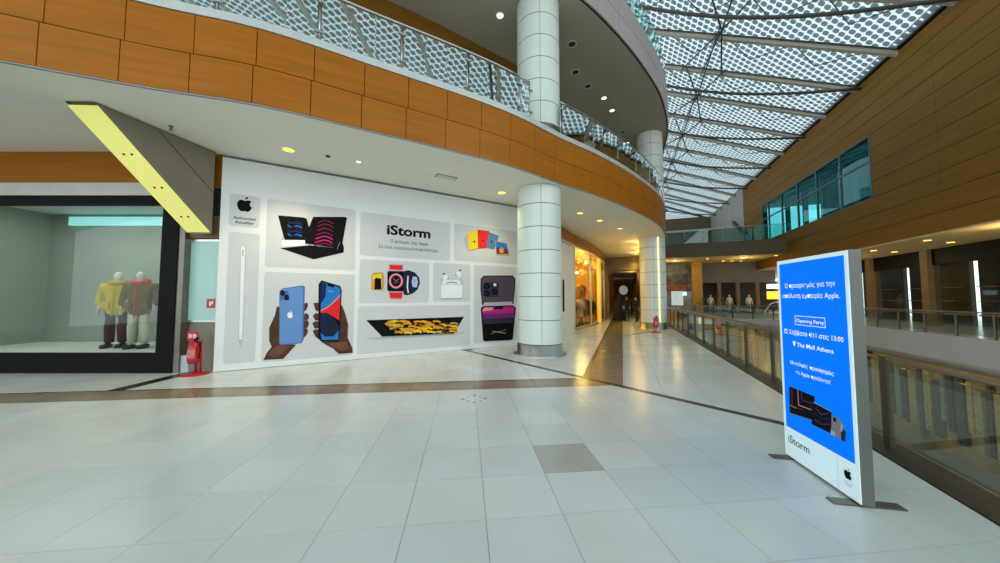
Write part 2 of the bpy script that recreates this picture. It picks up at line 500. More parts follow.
strip('inlay_line', M_LINE, TW(3, -0.74).xy, TW(56, -0.74).xy, 0.05, 0.0006, [(-LN, -LCONST - 0.07)])
strip('inlay_line', M_LINE, TW(19.0, 2.4).xy, TW(14.5, -0.0).xy, 0.035, 0.0007)
q = MB(); q.tbox(-30, 29, 2.45, 2.78, -0.012, 0.012); q.build('kerb_strip', pm('dark_kerb', (50, 47, 40), 0.4, 0.1, 3), fl)
# small star of short dark dashes on the floor
q = MB()
sc_ = at_z(474, 399, 0.0012)
st = []
for k in range(16):
    r_ = 0.20 if k % 4 == 0 else (0.15 if k % 2 == 0 else 0.11)
    st.append((sc_.x + r_ * math.cos(k * math.pi / 8), sc_.y + r_ * math.sin(k * math.pi / 8), 0.0012))
for k in range(16):
    p, n_ = Vector(st[k]), Vector(st[(k + 1) % 16])
    if k % 2 == 0: q.tube([p, p.lerp(n_, 0.55)], 0.006, 4)
q.build('floor_star', M_LINE, fl)

# lower level of the atrium and the far floor
lo = thing('floor', (0, 0, -5.2), 'grey floor of the storey below the atrium', 'floor', kind='structure')
q = MB(); q.tbox(-32, 60, 0, 24, -5.5, -5.2); q.build('base_slab', pm('lower_floor', (150, 146, 132), 0.4, 0.1, 1.0), lo)
ff = thing('floor', TW(30, 6, 0), 'pale floor across the far end of the atrium', 'floor', kind='structure')
q = MB(); q.tbox(29, 60, rail_w, 24, -0.4, 0.0); q.build('base_slab', M_TILES[2], ff)
q = MB(); q.tbox(-30, 29, 13, 24, -0.4, 0.0); q.build('side_slab', M_TILES[2], ff)
for a in ((28.9, 29.0, rail_w, 13.0), (-30, 29, 12.9, 13.0)):
    q = MB(); q.tbox(*a, -1.3, 0.02); q.build('edge_trim', M_GREYWALL, ff)

# ================================================================== STRUCTURE: gallery slabs, fascias
SLAB_BACK = [Vector((-4, 62)), Vector((-24, 62))]
def slab(name, z0, z1, off, mat, label):
    pts = [edge(LEN * i / 220, off) for i in range(221)] + SLAB_BACK
    q = MB(); q.prism(pts, z0, z1)
    o = q.build(name, mat)
    return tag(o, label, 'ceiling', kind='structure')
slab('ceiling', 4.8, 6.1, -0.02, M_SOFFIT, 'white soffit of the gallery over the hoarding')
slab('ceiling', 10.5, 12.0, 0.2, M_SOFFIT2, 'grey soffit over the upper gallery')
fa = thing('gallery_fascia', (0, 0, 4.8), 'curved honey wood fascia of two panel courses along the gallery edge', 'fascia', kind='structure')
s_a = ARC[s_near(-5.60, 4.62)]
s_vis0 = s_a - 10.4 + 0.42
q = MB(); curved(q, 0, LEN - 0.1, -0.06, -0.012, 4.806, 6.1, 200); q.build('shadow_gap', M_DARK, fa)
for course, (z0, z1, sh) in enumerate(((4.815, 5.445, 0.0), (5.458, 6.09, 0.04))):
    s = s_vis0 + sh
    while s < LEN - 1.0:
        L = 0.83 if s < s_a + 12 else 1.25
        q = MB(); curved(q, s, s + L - 0.012, -0.01, 0.03, z0, z1, 3); q.build('wood_panel', M_WOOD, fa)
        s += L
q = MB(); curved(q, s_vis0, LEN - 0.5, -0.25, 0.05, 6.1, 6.24, 160); q.build('ledge', M_LEDGE, fa)
q = MB(); curved(q, s_vis0, LEN - 0.5, -0.02, 0.02, 4.790, 4.812, 160); q.build('drip_edge', M_GREYWALL, fa)

fb = thing('gallery_fascia', (0, 0, 10.5), 'grey lilac panelled fascia of the top gallery under the glazed roof', 'fascia', kind='structure')
q = MB(); curved(q, 0, LEN - 0.1, 0.19, 0.238, 10.5, 12.0, 200); q.build('shadow_gap', M_DARK, fb)
for z0, z1 in ((10.51, 11.24), (11.26, 12.0)):
    s = s_a - 3
    while s < LEN - 1.5:
        q = MB(); curved(q, s, s + 1.3 - 0.014, 0.24, 0.28, z0, z1, 3); q.build('panel', M_LILAC, fb)
        s += 1.3

# ------------------------------------------------------------------ glass balustrades along the galleries
def balustrade(root, s0, s1, off, z, step, skip=lambda p: False, gl=M_RAILGLASS, detail=True):
    n = int((s1 - s0) / step)
    pane_z0, top = z + 0.05, z + 0.92
    for i in range(n):
        a, b = s0 + i * step, s0 + (i + 1) * step
        pa, pb, pc = edge(a, off), edge(b, off), edge((a + b) / 2, off)
        if skip(pc): continue
        q = MB(); curved(q, a + 0.035, b - 0.035, off - 0.006, off + 0.006, pane_z0, top, 3)
        q.build('glass_pane', gl, root)
    for i in range(n + 1):
        a = s0 + i * step
        p = edge(a, off); pi_, po = edge(a, off - 0.055), edge(a, off - 0.025)
        if skip(p): continue
        q = MB(); q.tube([(po.x, po.y, z - 0.05), (po.x, po.y, z + 0.98)], 0.018, 8)
        po_ = q.build('post', M_STEEL, root)
        if detail:
            for zz in (z + 0.2, z + 0.78):
                q = MB(); curved(q, a - 0.085, a + 0.085, off - 0.02, off + 0.02, zz - 0.022, zz + 0.022, 1)
                q.build('glass_clamp', M_STEEL, po_)
    # handrails broken where the column stands
    seg = []
    k = 0
    m = int((s1 - s0) / 0.25)
    runs, cur = [], []
    for i in range(m + 1):
        s = s0 + (s1 - s0) * i / m
        p = edge(s, off - 0.03)
        if skip(p):
            if len(cur) > 1: runs.append(cur)
            cur = []
        else: cur.append((p.x, p.y))
    if len(cur) > 1: runs.append(cur)
    for r in runs:
        q = MB(); q.tube([(x, y, z + 1.0) for x, y in r], 0.026, 10); q.build('handrail', M_STEEL, root)
def s_at_px(px):                            # arc length where the gallery edge passes a given bearing
    return min((abs(edge(LEN * k / 4000).x / max(0.1, edge(LEN * k / 4000).y) - (px - 500) / F), LEN * k / 4000) for k in range(4001) if edge(LEN * k / 4000).y > 0.5)[1]
b1 = thing('glass_balustrade', (0, 0, 6.24), 'mirror-bright glass balustrade with steel posts above the honey wood fascia', 'balustrade')
s_e1, s_b2 = s_at_px(531), s_at_px(563)
s_p = s_at_px(312)
step1 = (s_at_px(520) - s_p) / 3.0
balustrade(b1, s_p - step1 * 7, s_at_px(520) + 0.02, 0.0, 6.22, step1)
balustrade(b1, s_at_px(520) + 0.02, s_e1 + 0.01, 0.0, 6.22, s_e1 - s_at_px(520) - 0.02)
balustrade(b1, s_b2, LEN - 12, 0.0, 6.22, 1.5)
b2 = thing('glass_balustrade', (0, 0, 12.0), 'glass balustrade on the top gallery above the lilac fascia', 'balustrade')
balustrade(b2, s_a - 3, LEN - 12, 0.24, 12.0, 1.5, detail=False, gl=glass('aqua_balustrade_glass', (0.55, 0.86, 0.86), 0.1))

# ------------------------------------------------------------------ columns
def column(base, z0, z1, joints, label, plinth=0.3, strip_dir=None):
    r = COLR
    c = thing('column', (base.x, base.y, z0), label, 'column', kind='structure')
    q = MB(); q.lathe([(r - 0.03, z0), (r - 0.03, z1)], 32, (base.x, base.y, 0)); q.build('core', M_DARK, c)
    if plinth:
        q = MB(); q.lathe([(r + 0.14, z0), (r + 0.14, z0 + 0.02), (r + 0.02, z0 + 0.03), (r + 0.02, z0 + plinth), (r - 0.02, z0 + plinth)], 40, (base.x, base.y, 0), caps=False)
        q.build('steel_plinth', M_STEEL, c)
    zz = [z0 + plinth + 0.012] + joints + [z1]
    face = math.atan2(-base.y, -base.x)
    for a, b in zip(zz, zz[1:]):
        for half in range(3):
            aa = face - math.radians(115) + half * math.radians(120)
            g = 0.007
            q = MB()
            q.lathe([(r, a + 0.008), (r, b - 0.008)], 14, (base.x, base.y, 0), a0=aa + g, a1=aa + math.radians(120) - g)
            q.build('curved_panel', M_COL, c)
    return c
j1 = [0.98 + 0.655 * k for k in range(6)]
column(COL1, 0, 4.8, [j for j in j1 if j < 4.6], 'round white panelled column with steel plinth beside the hoarding')
column(COL1, 6.24, 10.5, [6.24 + 0.3 + 0.655 * k for k in range(1, 7) if 6.54 + 0.655 * k < 10.3], 'round white panelled column standing on the gallery above the hoarding column')
c2 = column(COL2, 0, 4.8, [0.98 + 0.655 * k for k in range(6) if 0.98 + .655 * k < 4.6], 'round panelled column with a bright vertical light strip by the atrium rail')
column(COL2, 6.24, 10.5, [6.24 + 0.3 + 0.655 * k for k in range(1, 7) if 6.54 + 0.655 * k < 10.3], 'round panelled column at the far bend of the upper gallery')
d_ = Vector((-COL2.y * 0 - COL2.x, -COL2.y, 0)).normalized(); sd = Vector((-d_.y, d_.x, 0))
pstr = COL2 + (d_ * 0.9 + sd * 0.44).normalized() * (COLR + 0.02)
q = MB(); q.tube([(pstr.x, pstr.y, 0.32), (pstr.x, pstr.y, 4.78)], 0.04, 8); q.build('light_strip', lamp_mat('strip_lamp', (250, 236, 176), 0.9), c2)

# ================================================================== STRUCTURE: glazed roof
def roof_z(w):
    if w >= 2: return 13.95 + 0.41 * (13 - w)
    x = 2 - w
    return 18.46 + 0.41 * x - 0.0085 * x * x if x < 24 else 18.46 + 0.41 * 24 - 0.0085 * 576
roof = thing('ceiling', TW(20, 6, 14), 'glazed atrium roof of dotted foil on pale steel beams', 'roof', kind='structure')
WS = [13.2, 10, 7, 4, 2, 0, -3, -6, -10, -14, -18, -22]
arcw = [0.0]
for a, b in zip(WS, WS[1:]): arcw.append(arcw[-1] + math.hypot(b - a, roof_z(b) - roof_z(a)))
BAY = 3.0
T_BEAM0 = 21.4 - 18 * BAY
for k in range(31):
    t0, t1 = T_BEAM0 + k * BAY, T_BEAM0 + (k + 1) * BAY
    if t0 > 57: break
    me = bpy.data.meshes.new('foil_panel')
    base = roof.location
    v, f, uvs = [], [], []
    for i, w in enumerate(WS):
        for t in (t0, t1):
            p = TW(t, w, roof_z(w)) - base
            v.append(tuple(p)); uvs.append((t, arcw[i]))
    for i in range(len(WS) - 1): f.append((2 * i, 2 * i + 1, 2 * i + 3, 2 * i + 2))
    me.from_pydata(v, [], f)
    ul = me.uv_layers.new(name='UVMap')
    for p in me.polygons:
        for li in p.loop_indices: ul.data[li].uv = uvs[me.loops[li].vertex_index]
    me.materials.append(M_FILM)
    link('foil_panel', me, roof)
def slope_bar(mb, t, w0, w1, half, dz0, dz1, mi=0):
    ws = [w for w in WS if w1 < w < w0]
    ws = [w0] + ws + [w1]
    for a, b in zip(ws, ws[1:]):
        mb.hexa([TW(t - half, a, roof_z(a) + dz0), TW(t + half, a, roof_z(a) + dz0), TW(t + half, b, roof_z(b) + dz0), TW(t - half, b, roof_z(b) + dz0),
                 TW(t - half, a, roof_z(a) + dz1), TW(t + half, a, roof_z(a) + dz1), TW(t + half, b, roof_z(b) + dz1), TW(t - half, b, roof_z(b) + dz1)], mi)
for k in range(31):
    t = T_BEAM0 + k * BAY
    if t > 58: break
    q = MB(); slope_bar(q, t, 13.1, -21.5, 0.10, -0.30, -0.04)
    slope_bar(q, t - 0.16, 13.1, -21.5, 0.025, -0.12, -0.04, 1)
    q.build('beam', [M_BEAM, M_TUBE], roof)
    if k % 2 == 1 and t > 5:
        pts = []
        for i in range(17):
            w = 13.0 - 17.0 * i / 16
            sag = 1.5 * math.sin(math.pi * i / 16)
            pts.append(TW(t - 0.4, w, roof_z(w) - 0.35 - sag))
        q = MB(); q.tube(pts, 0.085, 8); q.build('curved_tie', M_TUBE, roof)
        wq = 5.2
        node = TW(t + 1.1, wq, roof_z(wq) - 1.3)
        for dt, dw in ((6.0, 1.2), (6.0, 0.1), (6.0, -1.1), (-0.4, 1.3), (-0.4, -0.9), (-4.0, 0.2), (3.0, 0.2)):
            q = MB(); q.tube([node, TW(t + dt, wq + dw, roof_z(wq + dw) - 0.25)], 0.045, 6); q.build('strut', M_TUBE, roof)
    # light cross-bracing under the foil
    if 14 < t < 45:
        for a in range(4):
            w0 = 12 - a * 3.0
            q = MB(); q.tube([TW(t, w0, roof_z(w0) - 0.15), TW(t + 1.5, w0 - 1.5, roof_z(w0 - 1.5) - 0.15), TW(t, w0 - 3, roof_z(w0 - 3) - 0.15)], 0.028, 5)
            q.build('brace', M_TUBE, roof)

# ================================================================== STRUCTURE: right wall across the atrium
wr = thing('wall_right', TW(30, 13, 4.8), 'brown wood-clad wall with a strip window across the atrium', 'wall', kind='structure')
T_A, T_B = 8.0, 43.0
WT0, WT1, WZ0, WZM, WZ1 = 23.65, 38.25, 7.12, 9.24, 10.66
q = MB()
q.tbox(T_A, T_B, 13.06, 13.4, 4.5, WZ0); q.tbox(T_A, T_B, 13.06, 13.4, WZ1, 13.9)
q.tbox(T_A, WT0, 13.06, 13.4, WZ0, WZ1); q.tbox(WT1, T_B, 13.06, 13.4, WZ0, WZ1)
q.build('wall_core', M_DARK, wr)
def planks(z0, z1, n, t0, t1):
    h = (z1 - z0) / n
    for k in range(n):
        t = t0
        while t < t1 - 0.05:
            te = min(t1, t + 5.8)
            q = MB(); q.tbox(t + 0.006, te - 0.006, 13.0, 13.07, z0 + k * h + 0.012, z0 + (k + 1) * h - 0.012); q.build('plank', M_WOOD_R, wr)
            t = te
planks(4.46, WZ0, 3, T_A, T_B); planks(WZ1, 13.86, 4, T_A, T_B)
planks(WZ0, WZ1, 4, T_A, WT0 - 0.08); planks(WZ0, WZ1, 4, WT1 + 0.08, T_B)
q = MB(); q.tbox(T_A, T_B + 0.2, 12.9, 13.15, 13.87, 14.12); q.build('gutter', M_BLACK, wr)
q = MB(); q.tbox(T_A, T_B, 12.86, 12.9, 14.3, 14.36); q.build('gutter_rail', M_BLACK, wr)
win = thing('window_1', TW(WT0, 13, WZ0), 'teal strip window in the wood wall across the atrium', 'window', kind='structure')
cols_t = [WT0 + 2.65 * k for k in range(6)] + [WT1]
for a, b in zip(cols_t, cols_t[1:]):
    for z0, z1 in ((WZ0, WZM), (WZM, WZ1)):
        q = MB(); q.tbox(a + 0.04, b - 0.04, 13.05, 13.062, z0 + 0.04, z1 - 0.04); q.build('pane', M_TEALGLASS, win)
for a in cols_t:
    q = MB(); q.tbox(a - 0.045, a + 0.045, 13.0, 13.12, WZ0, WZ1); q.build('mullion', pm('teal_grey_frame', (70, 92, 94), 0.5), win)
for z in (WZ0, WZM, WZ1):
    q = MB(); q.tbox(WT0, WT1, 13.005, 13.115, z - 0.045, z + 0.045); q.build('transom', MATS['teal_grey_frame'], win)
# the room behind the strip window, open to the daylight through its own far windows
rm = thing('wall_right', TW(30, 17, 6.1), 'pale room behind the teal strip window', 'room', kind='structure')
M_TEALWALL = pm('pale_teal_wall', (120, 160, 160), 0.7, 0.05, 1)
q = MB(); q.tbox(22, 41, 13.4, 19, 6.6, 6.8); q.build('room_floor', M_GREYWALL, rm)
q = MB(); q.tbox(22, 41, 13.4, 19, 11.0, 11.2); q.build('room_ceiling', M_TEALWALL, rm)
tq = 22.0
for k in range(6):
    q = MB(); q.tbox(tq, tq + 1.5, 18.8, 19, 6.8, 11.0); q.build('wall_pier', M_TEALWALL, rm)
    q = MB(); q.tbox(tq + 1.5, tq + 3.2, 18.8, 19, 6.8, 7.2); q.tbox(tq + 1.5, tq + 3.2, 18.8, 19, 9.6, 11.0); q.build('wall_spandrel', M_TEALWALL, rm)
    q = MB(); q.tbox(tq + 1.0, tq + 1.3, 15.2, 15.5, 6.8, 11.0); q.build('room_post', M_TEALWALL, rm)
    tq += 3.2
# grey wall further on, end wall of the atrium
gw = thing('wall_right', TW(50, 13, 0), 'plain grey wall beyond the wood-clad wall', 'wall', kind='structure')
for k in range(4):
    q = MB(); q.tbox(43.0 + k * 3.6 + 0.02, 43.0 + (k + 1) * 3.6 - 0.01, 12.9, 13.4, 4.8, 14.3); q.build('panel', M_GREYWALL, gw)
gp = bpy.data.meshes.new('gable_panel')
gw_ = [14, 11, 8, 5, 2, -2]
gp.from_pydata([tuple(TW(57.2, w, z) - roof.location) for w in gw_ for z in (14.0, roof_z(w))], [], [(2 * k, 2 * k + 1, 2 * k + 3, 2 * k + 2) for k in range(len(gw_) - 1)])
ul = gp.uv_layers.new(name='UVMap')
for p in gp.polygons:
    for li in p.loop_indices:
        vi = gp.loops[li].vertex_index; ul.data[li].uv = (gw_[vi // 2] * 1.3, 0 if vi % 2 == 0 else roof_z(gw_[vi // 2]) - 14)
gp.materials.append(M_FILM); link('gable_panel', gp, roof)
we = thing('wall_back', TW(57, 8, 0), 'dark taupe end wall of the atrium below the roof', 'wall', kind='structure')
q = MB(); q.tbox(57, 57.5, 2, 14, 6.6, 14.2); q.build('wall_core', M_DARKWALL, we)
q = MB(); q.tbox(56.5, 57, 2, 14, 11.9, 12.15); q.build('rail_trim', M_LEDGE, we)
sl = thing('wall_right', TW(40, 12.8, 6.6), 'sloping grey stair flank behind the far bridge', 'wall', kind='structure')
q = MB()
a_, b_ = TW(39.5, 12.6, 6.7), TW(46, 12.6, 10.6)
dv = Vector((0, 0, 0.35))
q.hexa([a_, a_ + DW * .25, b_ + DW * .25, b_, a_ + dv, a_ + DW * .25 + dv, b_ + DW * .25 + dv, b_ + dv]); q.build('stair_string', M_TUBE, sl)

# bridge across the far end at gallery level
BT, BZ0, BZ1 = 33.6, 5.35, 6.62
br = thing('gallery_bridge', TW(BT, 8, BZ0), 'dark taupe bridge with glass balustrade across the far atrium', 'bridge', kind='structure')
q = MB(); q.tbox(BT + 0.15, 60, 2.4, 13.0, BZ0 + 0.02, BZ1 - 0.05); q.build('deck', pm('warm_bridge_soffit', (206, 180, 124), 0.7, 0.05, 1), br)
q = MB(); q.tbox(BT, BT + 0.15, 2.4, 13.0, BZ0, BZ1); q.build('front_fascia', M_DARKWALL, br)
for k in range(7):
    a, b = 2.5 + k * 1.5, 2.5 + (k + 1) * 1.5 - 0.04
    q = MB(); q.tbox(BT + 0.06, BT + 0.075, a, b, BZ1 + 0.03, BZ1 + 1.2); q.build('glass_pane', glass('bridge_glass', (0.62, 0.80, 0.76), 0.05), br)
    q = MB(); q.tube([TW(BT + 0.08, a - 0.02, BZ1), TW(BT + 0.08, a - 0.02, BZ1 + 1.24)], 0.02, 6); q.build('post', M_STEEL, br)
q = MB(); q.tube([TW(BT + 0.08, 2.4, BZ1 + 1.27), TW(BT + 0.08, 13.0, BZ1 + 1.27)], 0.03, 8); q.build('handrail', M_LEDGE, br)

# soffit of the far right gallery
sr = thing('ceiling', TW(20, 15, 4.8), 'soffit above the shops across the atrium', 'ceiling', kind='structure')
q = MB(); q.tbox(-30, 60, 13.0, 24, 4.42, 4.5); q.build('soffit_board', pm('warm_soffit', (196, 170, 116), 0.7, 0.05, 1), sr)

# ================================================================== STRUCTURE: ground-floor walls on the left
HO, HU = Vector((-6.17, 6.97)), Vector((5.03, 2.98)).normalized()
HP = Plane(HO, HU)
HEND = 7.9
# recess wall with a mint panel between the corner shop and the hoarding
RP = Plane((-7.2, 7.12), (1, 0))
rw = thing('wall_left', (-6.7, 7.12, 0), 'narrow recess wall with a blank mint panel beside the hoarding', 'wall', kind='structure')
q = MB(); q.wbox(RP, -0.1, 0.99, 0, 4.8, -0.15, 0.0); q.build('wall_core', pm('taupe_wall', (136, 130, 118), 0.6, 0.05, 2), rw)
q = MB(); q.wbox(RP, 0.02, 0.97, 1.12, 2.85, 0.0, 0.05); q.build('blank_panel', pm('mint_panel', (176, 216, 208), 0.4, 0.02, 1), rw)
q = MB(); q.wbox(RP, 0.0, 0.99, 2.85, 2.90, 0.0, 0.07); q.wbox(RP, 0.0, 0.99, 1.07, 1.12, 0.0, 0.07); q.build('panel_frame', M_STEEL, rw)
q = MB(); q.wbox(RP, -0.1, 0.99, 2.92, 3.42, 0.0, 0.10); q.build('brown_board', pm('brown_board', (120, 92, 66), 0.5, 0.08, 2), rw)
q = MB(); q.wbox(RP, -0.1, 0.99, 3.42, 4.05, 0.0, 0.05); q.build('glazed_transom', glass('transom_glass', (0.6, 0.75, 0.78), 0.4), rw)
q = MB(); q.wbox(RP, -0.1, 0.99, 4.05, 4.8, 0.0, 0.12); q.build('wood_header', M_WOOD, rw)
q = MB(); q.wbox(RP, 0.06, 0.5, 0, 0.36, 0.0, 0.16); q.build('kick_box', pm('pale_grey_box', (190, 200, 200), 0.5), rw, bevel=0.008)

# corner shop front (black frame)
SP = Plane((-7.0, 6.9), (-1, 0))
sf = thing('wall_left', (-8.6, 6.9, 0), 'black framed shop front at the corner with lit display window', 'shop front', kind='structure')
q = MB(); q.wbox(SP, 0, 5.6, 0.0, 0.42, -0.12, 0.0); q.build('bottom_rail', M_BLACK, sf)
q = MB(); q.wbox(SP, 0, 5.6, 3.64, 3.84, -0.12, 0.0); q.build('top_rail', M_BLACK, sf)
for u0, u1 in ((0.0, 0.36), (5.24, 5.6)):
    q = MB(); q.wbox(SP, u0, u1, 0.42, 3.64, -0.12, 0.0); q.build('stile', M_BLACK, sf)
q = MB(); q.wbox(SP, -0.13, 0.0, 0, 4.05, -0.2, -0.02); q.build('steel_jamb', M_STEEL_D, sf)
q = MB(); q.wbox(SP, 0.36, 5.24, 0.42, 3.64, -0.07, -0.06); q.build('pane', M_SHOPGLASS, sf)
q = MB(); q.wbox(SP, 0, 14, 3.84, 4.12, -0.2, 0.03); q.build('header_strip', pm('pale_header', (205, 205, 196), 0.6), sf)
q = MB(); q.wbox(SP, 0, 14, 4.12, 4.8, -0.2, 0.05); q.build('wood_header', M_WOOD, sf)
q = MB(); q.wbox(SP, 5.6, 14, 0.0, 3.84, -0.2, 0.0); q.build('plain_wall', M_WHITE, sf)
M_SHOPIN = pm('display_backdrop', (150, 158, 148), 0.7, 0.06, 1)
q = MB(); q.box((-12.7, 6.95, 0.0), (-7.0, 9.2, 0.40)); q.build('display_floor', M_WHITE, sf)
q = MB(); q.box((-12.7, 8.9, 0.4), (-7.0, 9.0, 3.95)); q.box((-7.15, 7.05, 0.4), (-7.0, 8.9, 3.95)); q.box((-12.7, 7.05, 0.4), (-12.6, 8.9, 3.95)); q.build('backdrop', M_SHOPIN, sf)
q = MB(); q.box((-12.7, 7.05, 3.95), (-7.0, 9.0, 4.05)); q.build('display_ceiling', M_WHITE, sf)
q = MB(); q.box((-12.0, 8.80, 3.62), (-7.4, 8.89, 3.86)); q.build('teal_strip', lamp_mat('teal_glow', (150, 220, 220), 0.7), sf)  # glowing teal strip along the top of the backdrop
la = bpy.data.lights.new('display_light', 'AREA'); la.energy = 38; la.size = 4.0; la.size_y = 0.5; la.shape = 'RECTANGLE'; la.color = (1.0, 0.97, 0.86)
lo_ = bpy.data.objects.new('display_light', la); COL.objects.link(lo_); lo_.parent = sf; lo_.location = Vector((-9.8, 7.6, 3.9)) - sf.location

# sloping light fin hanging from the soffit
A_, B_ = at_z(124, 114, 4.79), Vector((-6.22, 6.84, 4.79))
fin = thing('light_fin', (B_.x, B_.y, 3.1), 'sloping metal fin with a glowing yellow underside below the soffit', 'light fixture')
dirn = (A_ - B_).normalized()
apex = A_ + dirn * 0.35
C_ = Vector((B_.x, B_.y, 2.98))
M_FIN = pm('taupe_metal', (132, 126, 112), 0.42, 0.04, 1.5, metal=0.25)
M_FINGLOW = lamp_mat('yellow_light_panel', (226, 222, 126), 0.42)
side = Vector((-0.46, -0.02, 0))
q = MB()
q.add([apex, B_, C_, apex + side, B_ + side, C_ + side, ], [(0, 1, 2), (3, 5, 4), (1, 4, 5, 2), (0, 3, 4, 1)])
q.build('fin_body', M_FIN, fin)
q = MB()
dn = (C_ - apex).cross(side).normalized()
if dn.z > 0: dn = -dn
e_ = [apex.lerp(C_, 0.02), apex.lerp(C_, 0.98), apex.lerp(C_, 0.98) + side, apex.lerp(C_, 0.02) + side]
q.hexa([p + dn * 0.02 for p in e_] + [p - dn * 0.002 for p in e_]); q.build('glow_panel', M_FINGLOW, fin)
for k in (0.25, 0.5, 0.75):
    for j in (0.3, 0.6):
        p = apex.lerp(C_, k + 0.08) + side * j + dn * 0.021
        q = MB(); q.ball(p, 0.02, 0, 8); q.build('screw', M_DARK, fin)
lower_line = [A_.lerp(B_, 0.33) + Vector((0.004, 0, -0.04)), B_ + Vector((0.004, 0, -0.92))]
q = MB(); q.tube(lower_line, 0.006, 4); q.build('panel_joint', M_DARK, fin)

# wall after the hoarding, the golden shop, corridor
p0 = HP.pt(HEND, 0).xy
P_A, P_B, P_C, P_D = Vector((2.62, 13.95)), Vector((3.72, 16.0)), Vector((6.5, 20.6)), TW(24.6, -1.25).xy
def wall_run(name, pts, z0, z1, th, mat, root):
    q = MB()
    for a, b in zip(pts, pts[1:]):
        d = (b - a).normalized(); n = Vector((-d.y, d.x)) * th
        q.hexa([(a.x, a.y, z0), (b.x, b.y, z0), (b.x + n.x, b.y + n.y, z0), (a.x + n.x, a.y + n.y, z0),
                (a.x, a.y, z1), (b.x, b.y, z1), (b.x + n.x, b.y + n.y, z1), (a.x + n.x, a.y + n.y, z1)])
    return q.build(name, mat, root)
def bez(a, c, b, n=8): return [a.lerp(c, i / n).lerp(c.lerp(b, i / n), i / n) for i in range(n + 1)]
wl_ = thing('wall_left', (2.6, 14, 0), 'white wall and wood header between the column and the golden shop', 'wall', kind='structure')
front = [P_B] + bez(P_B, Vector((5.6, 18.7)), P_D, 10)[1:]
wall_run('white_wall', [p0, P_A, P_B], 0, 4.15, 0.2, M_WHITE, wl_)
wall_run('wood_header', [p0, P_A] + front, 4.2, 4.8, 0.2, M_WOOD, wl_)
q = MB()
outl = [Vector((p.x, p.y, 4.17)) + Vector((0.06, -0.03, 0)) for p in [P_A] + front]
q.tube(outl, 0.045, 8); q.build('header_trim', M_LEDGE, wl_)
q = MB(); dpt = P_A.lerp(P_B, 0.12); q.box((dpt.x + 0.02, dpt.y - 0.12, 1.0), (dpt.x + 0.08, dpt.y - 0.05, 2.4)); q.build('door_pull', M_BLACK, wl_)
gs = thing('shop_front', (5, 18.5, 0), 'golden lit glazed shop front curving into the corridor', 'shop front', kind='structure')
for a, b in zip(front, front[1:]):
    wall_run('glass_pane', [a.lerp(b, 0.02), a.lerp(b, 0.98)], 0.08, 4.1, 0.012, M_SHOPGLASS, gs)
for k in (0, 4, 7, 8, 10):
    p = front[k]
    q = MB(); q.tube([(p.x, p.y, 0), (p.x, p.y, 4.15)], 0.05 if k != 7 else 0.12, 8); q.build('mullion', M_LEDGE if k not in (7,) else lamp_mat('gold_post', (250, 195, 70), 0.55), gs)
wall_run('sill', front, 0, 0.08, 0.1, M_LEDGE, gs)
M_GOLDIN = pm('gold_shop_wall', (214, 160, 48), 0.6, 0.2, 1.4)
backp = [p + Vector((-2.4, 1.7)) for p in front]
wall_run('back_wall', [P_B + Vector((-0.1, 0.15))] + backp + [front[-1] + Vector((-0.2, 0.3))], 0, 4.4, 0.2, M_GOLDIN, gs)
q = MB(); q.prism([tuple(p) for p in front] + [tuple(p) for p in backp[::-1]], 4.3, 4.42); q.build('shop_ceiling', M_GOLDIN, gs)
q = MB(); q.prism([tuple(p) for p in front] + [tuple(p) for p in backp[::-1]], -0.01, 0.05); q.build('shop_floor', pm('shop_floor', (170, 120, 60), 0.3, 0.1, 2), gs)
def point_light(name, loc, energy, color, parent, r=0.25):
    l_ = bpy.data.lights.new(name, 'POINT'); l_.energy = energy; l_.color = color; l_.shadow_soft_size = r
    o = bpy.data.objects.new(name, l_); COL.objects.link(o); o.parent = parent
    o.location = Vector(loc) - (parent.location if parent else Vector((0, 0, 0)))
    return o
for k in (2, 5, 8):
    c_ = front[k].lerp(backp[k], 0.45)
    point_light('shop_lamp', (c_.x, c_.y, 3.4), 120, (1.0, 0.72, 0.16), gs)
# corridor beyond
co = thing('wall_left', TW(40, -1.25, 0), 'dim brown corridor wall beyond the golden shop', 'wall', kind='structure')
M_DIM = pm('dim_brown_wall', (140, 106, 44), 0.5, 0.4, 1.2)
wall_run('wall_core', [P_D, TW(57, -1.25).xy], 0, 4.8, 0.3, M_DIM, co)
t_ = 25.5
for k in range(7):
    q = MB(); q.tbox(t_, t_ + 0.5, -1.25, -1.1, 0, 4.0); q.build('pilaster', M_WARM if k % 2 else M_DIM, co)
    t_ += 4.2
q = MB(); q.tbox(26.6, 26.9, -1.25, 1.75, 3.75, 4.8); q.build('bulkhead', pm('bronze_bulkhead', (112, 88, 40), 0.25, 0.4, 1.5, metal=0.3), co)
for w_ in (-1.2, 1.62):
    q = MB(); q.tbox(26.6, 26.9, w_, w_ + 0.12, 0, 3.75); q.build('door_jamb', M_WARM, co)
ce = thing('wall_back', TW(57, 0, 0), 'brown end wall of the corridor', 'wall', kind='structure')
q = MB(); q.tbox(57, 57.4, -1.6, 2.4, 0, 4.8); q.build('wall_core', M_DIM, ce)
cw = thing('wall_right', TW(40, 2.2, 0), 'golden wall along the corridor behind the strip-lit column', 'wall', kind='structure')
q = MB(); q.tbox(26.5, 57, 1.75, 2.2, 0, 4.8); q.build('wall_core', M_WARM, cw)
lp = MB()
# dark closing walls of the site
wb = thing('wall_back', (-18, 12, 0), 'pale wall closing the gallery to the side', 'wall', kind='structure')
q = MB(); q.box((-24.3, -4, 0), (-24, 62, 14)); q.build('wall_core', M_WHITE, wb)

